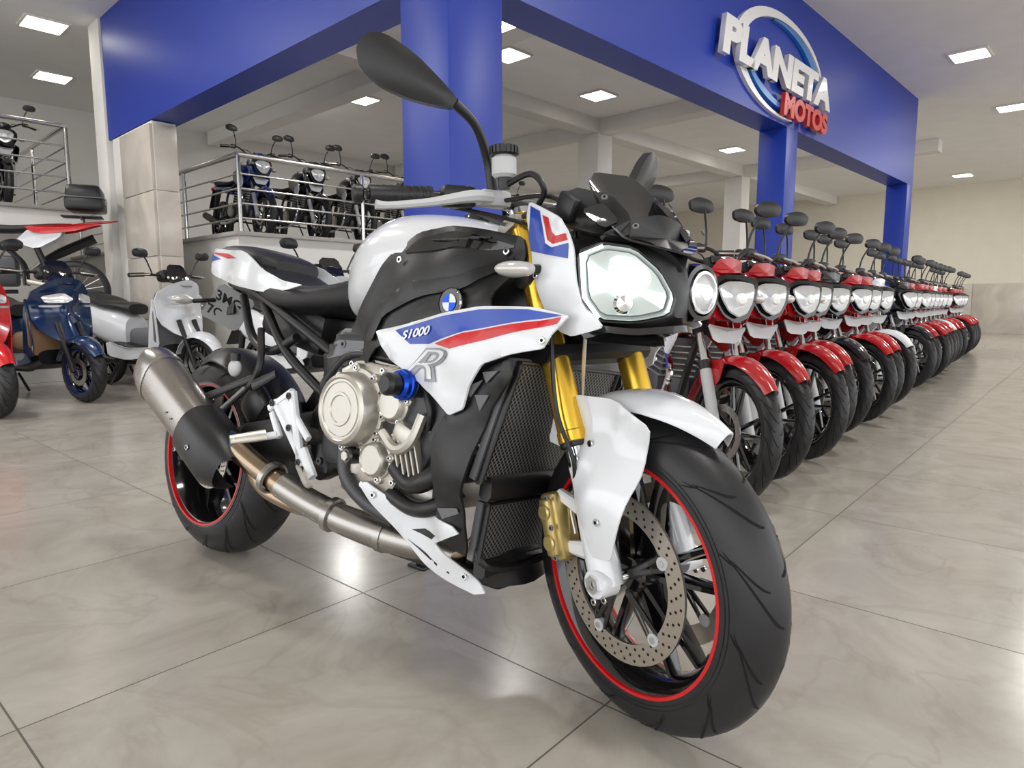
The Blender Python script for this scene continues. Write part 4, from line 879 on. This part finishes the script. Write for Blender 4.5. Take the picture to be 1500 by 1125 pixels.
# ceiling light panels
PAN=mat('led_panel',(1,1,1),.5,emit=7,ecol=(1,.95,.80))
def clight(x,y,rot=46.5):
    mb=MB(); mb.box((0,0,-.012),(.42,.42,.02),WALLW,bev=.003); mb.box((0,0,-.024),(.36,.36,.006),PAN,bev=0)
    mb.finish('ceiling_light',None,Matrix.Translation(V((x,y,CH)))@Matrix.Rotation(math.radians(rot),4,'Z'))
for x,y in ((5.5,8.5),(7.64,10.7),(7.8,13.4),(10.6,16.3),(1.24,10.1),(4.3,13.6),(-.04,8.5),(-2.2,10.3),(4.0,17.4),(-6.06,9.3),(-5.0,7.6),(3.2,5.4),(1.2,3.2),(-1.0,1.6),(-2.6,4.4),(-.3,6.4)): clight(x,y)
def alight(a,b,z,sx,sy_,e,name='ceiling_lamp'):
    L=bpy.data.lights.new(name,'AREA'); L.shape='RECTANGLE'; L.size=sx; L.size_y=sy_; L.energy=e; L.color=(1,.98,.95); o=bpy.data.objects.new(name,L); scene.collection.objects.link(o); p=bw(a,b); o.location=(p.x,p.y,z); o.rotation_euler=(0,0,math.radians(46.5)); return o
for a,b,e in ((1,.5,32),(5,.5,50),(10,.5,60),(16,.5,75),(5,5,50),(11,5,50),(17,5,70),(0,5.2,50),(6,9.5,50),(0,7.5,50),(13,9.5,50)): alight(a,b,CH-.05,.36,.36,e)

# ================================================================== SIGN
LW=mat('sign_white',(.80,.80,.80),.3,coat=.3); LR=mat('sign_red',(.62,.03,.02),.3,coat=.3); LB=mat('sign_blue',(.02,.20,.58),.3,coat=.3)
sign=empty('store_sign',BM@Matrix.Translation(V((0,PB,0)))@Matrix.Rotation(math.radians(90),4,'X'))
def fit(o,x0,x1,y0,y1,sh=0,z=.05):
    me=o.data; xs=[v.co.x for v in me.vertices]; ys=[v.co.y for v in me.vertices]; a,b,c,d_=min(xs),max(xs),min(ys),max(ys)
    for v in me.vertices: v.co.x=x0+(v.co.x-a)/(b-a)*(x1-x0); v.co.y=y0+(v.co.y-c)/(d_-c)*(y1-y0); v.co.z+=z
o=text_mesh('letters_planeta','PLANETA',.4,.022,LW,Matrix(),sign,shear=.12,bold=.022); fit(o,5.28,7.75,2.80,3.11,z=.065)
o=text_mesh('letters_motos','MOTOS',.3,.020,LR,Matrix(),sign,shear=.1,bold=.016); fit(o,6.55,7.70,2.555,2.765,z=.065)
mb=MB()
def arc(cx,cy,rx,ry,a0,a1,w0,w1,z,m,th=.035,n=40):
    vs=[];fs=[]
    for i in range(n+1):
        u=i/n;a=math.radians(a0+(a1-a0)*u); w=w0+(w1-w0)*math.sin(math.pi*u)
        for (k,zz) in ((1,z),(1,z+th),(1-w,z+th),(1-w,z)): vs.append(V((cx+rx*k*math.cos(a),cy+ry*k*math.sin(a),zz)))
    for i in range(n):
        for j in range(4): l=(j+1)%4; fs.append((4*i+j,4*i+l,4*i+4+l,4*i+4+j))
    mb.add(vs,fs,m)
arc(6.62,3.00,1.02,.46,5,285,.02,.16,.0,LW); arc(6.64,3.00,.85,.38,-20,110,.02,.14,.003,LB); arc(6.64,3.00,.85,.38,185,300,.02,.14,.003,LB)
mb.finish('sign_swoosh',sign,Matrix())

# ================================================================== WORLD, CAMERA
w=bpy.data.worlds.new('World'); scene.world=w; w.use_nodes=True; bg=w.node_tree.nodes['Background']; bg.inputs[0].default_value=(.97,.98,1,1); bg.inputs[1].default_value=2.45
cd=bpy.data.cameras.new('Camera'); cd.sensor_width=36; cd.sensor_fit='HORIZONTAL'; cd.lens=985/1500*36; cd.clip_start=.05; cd.clip_end=200
co=bpy.data.objects.new('Camera',cd); scene.collection.objects.link(co); co.location=(0,0,.81); co.rotation_euler=(math.radians(90-7.06),0,0); scene.camera=co
scene.view_settings.view_transform='Standard'
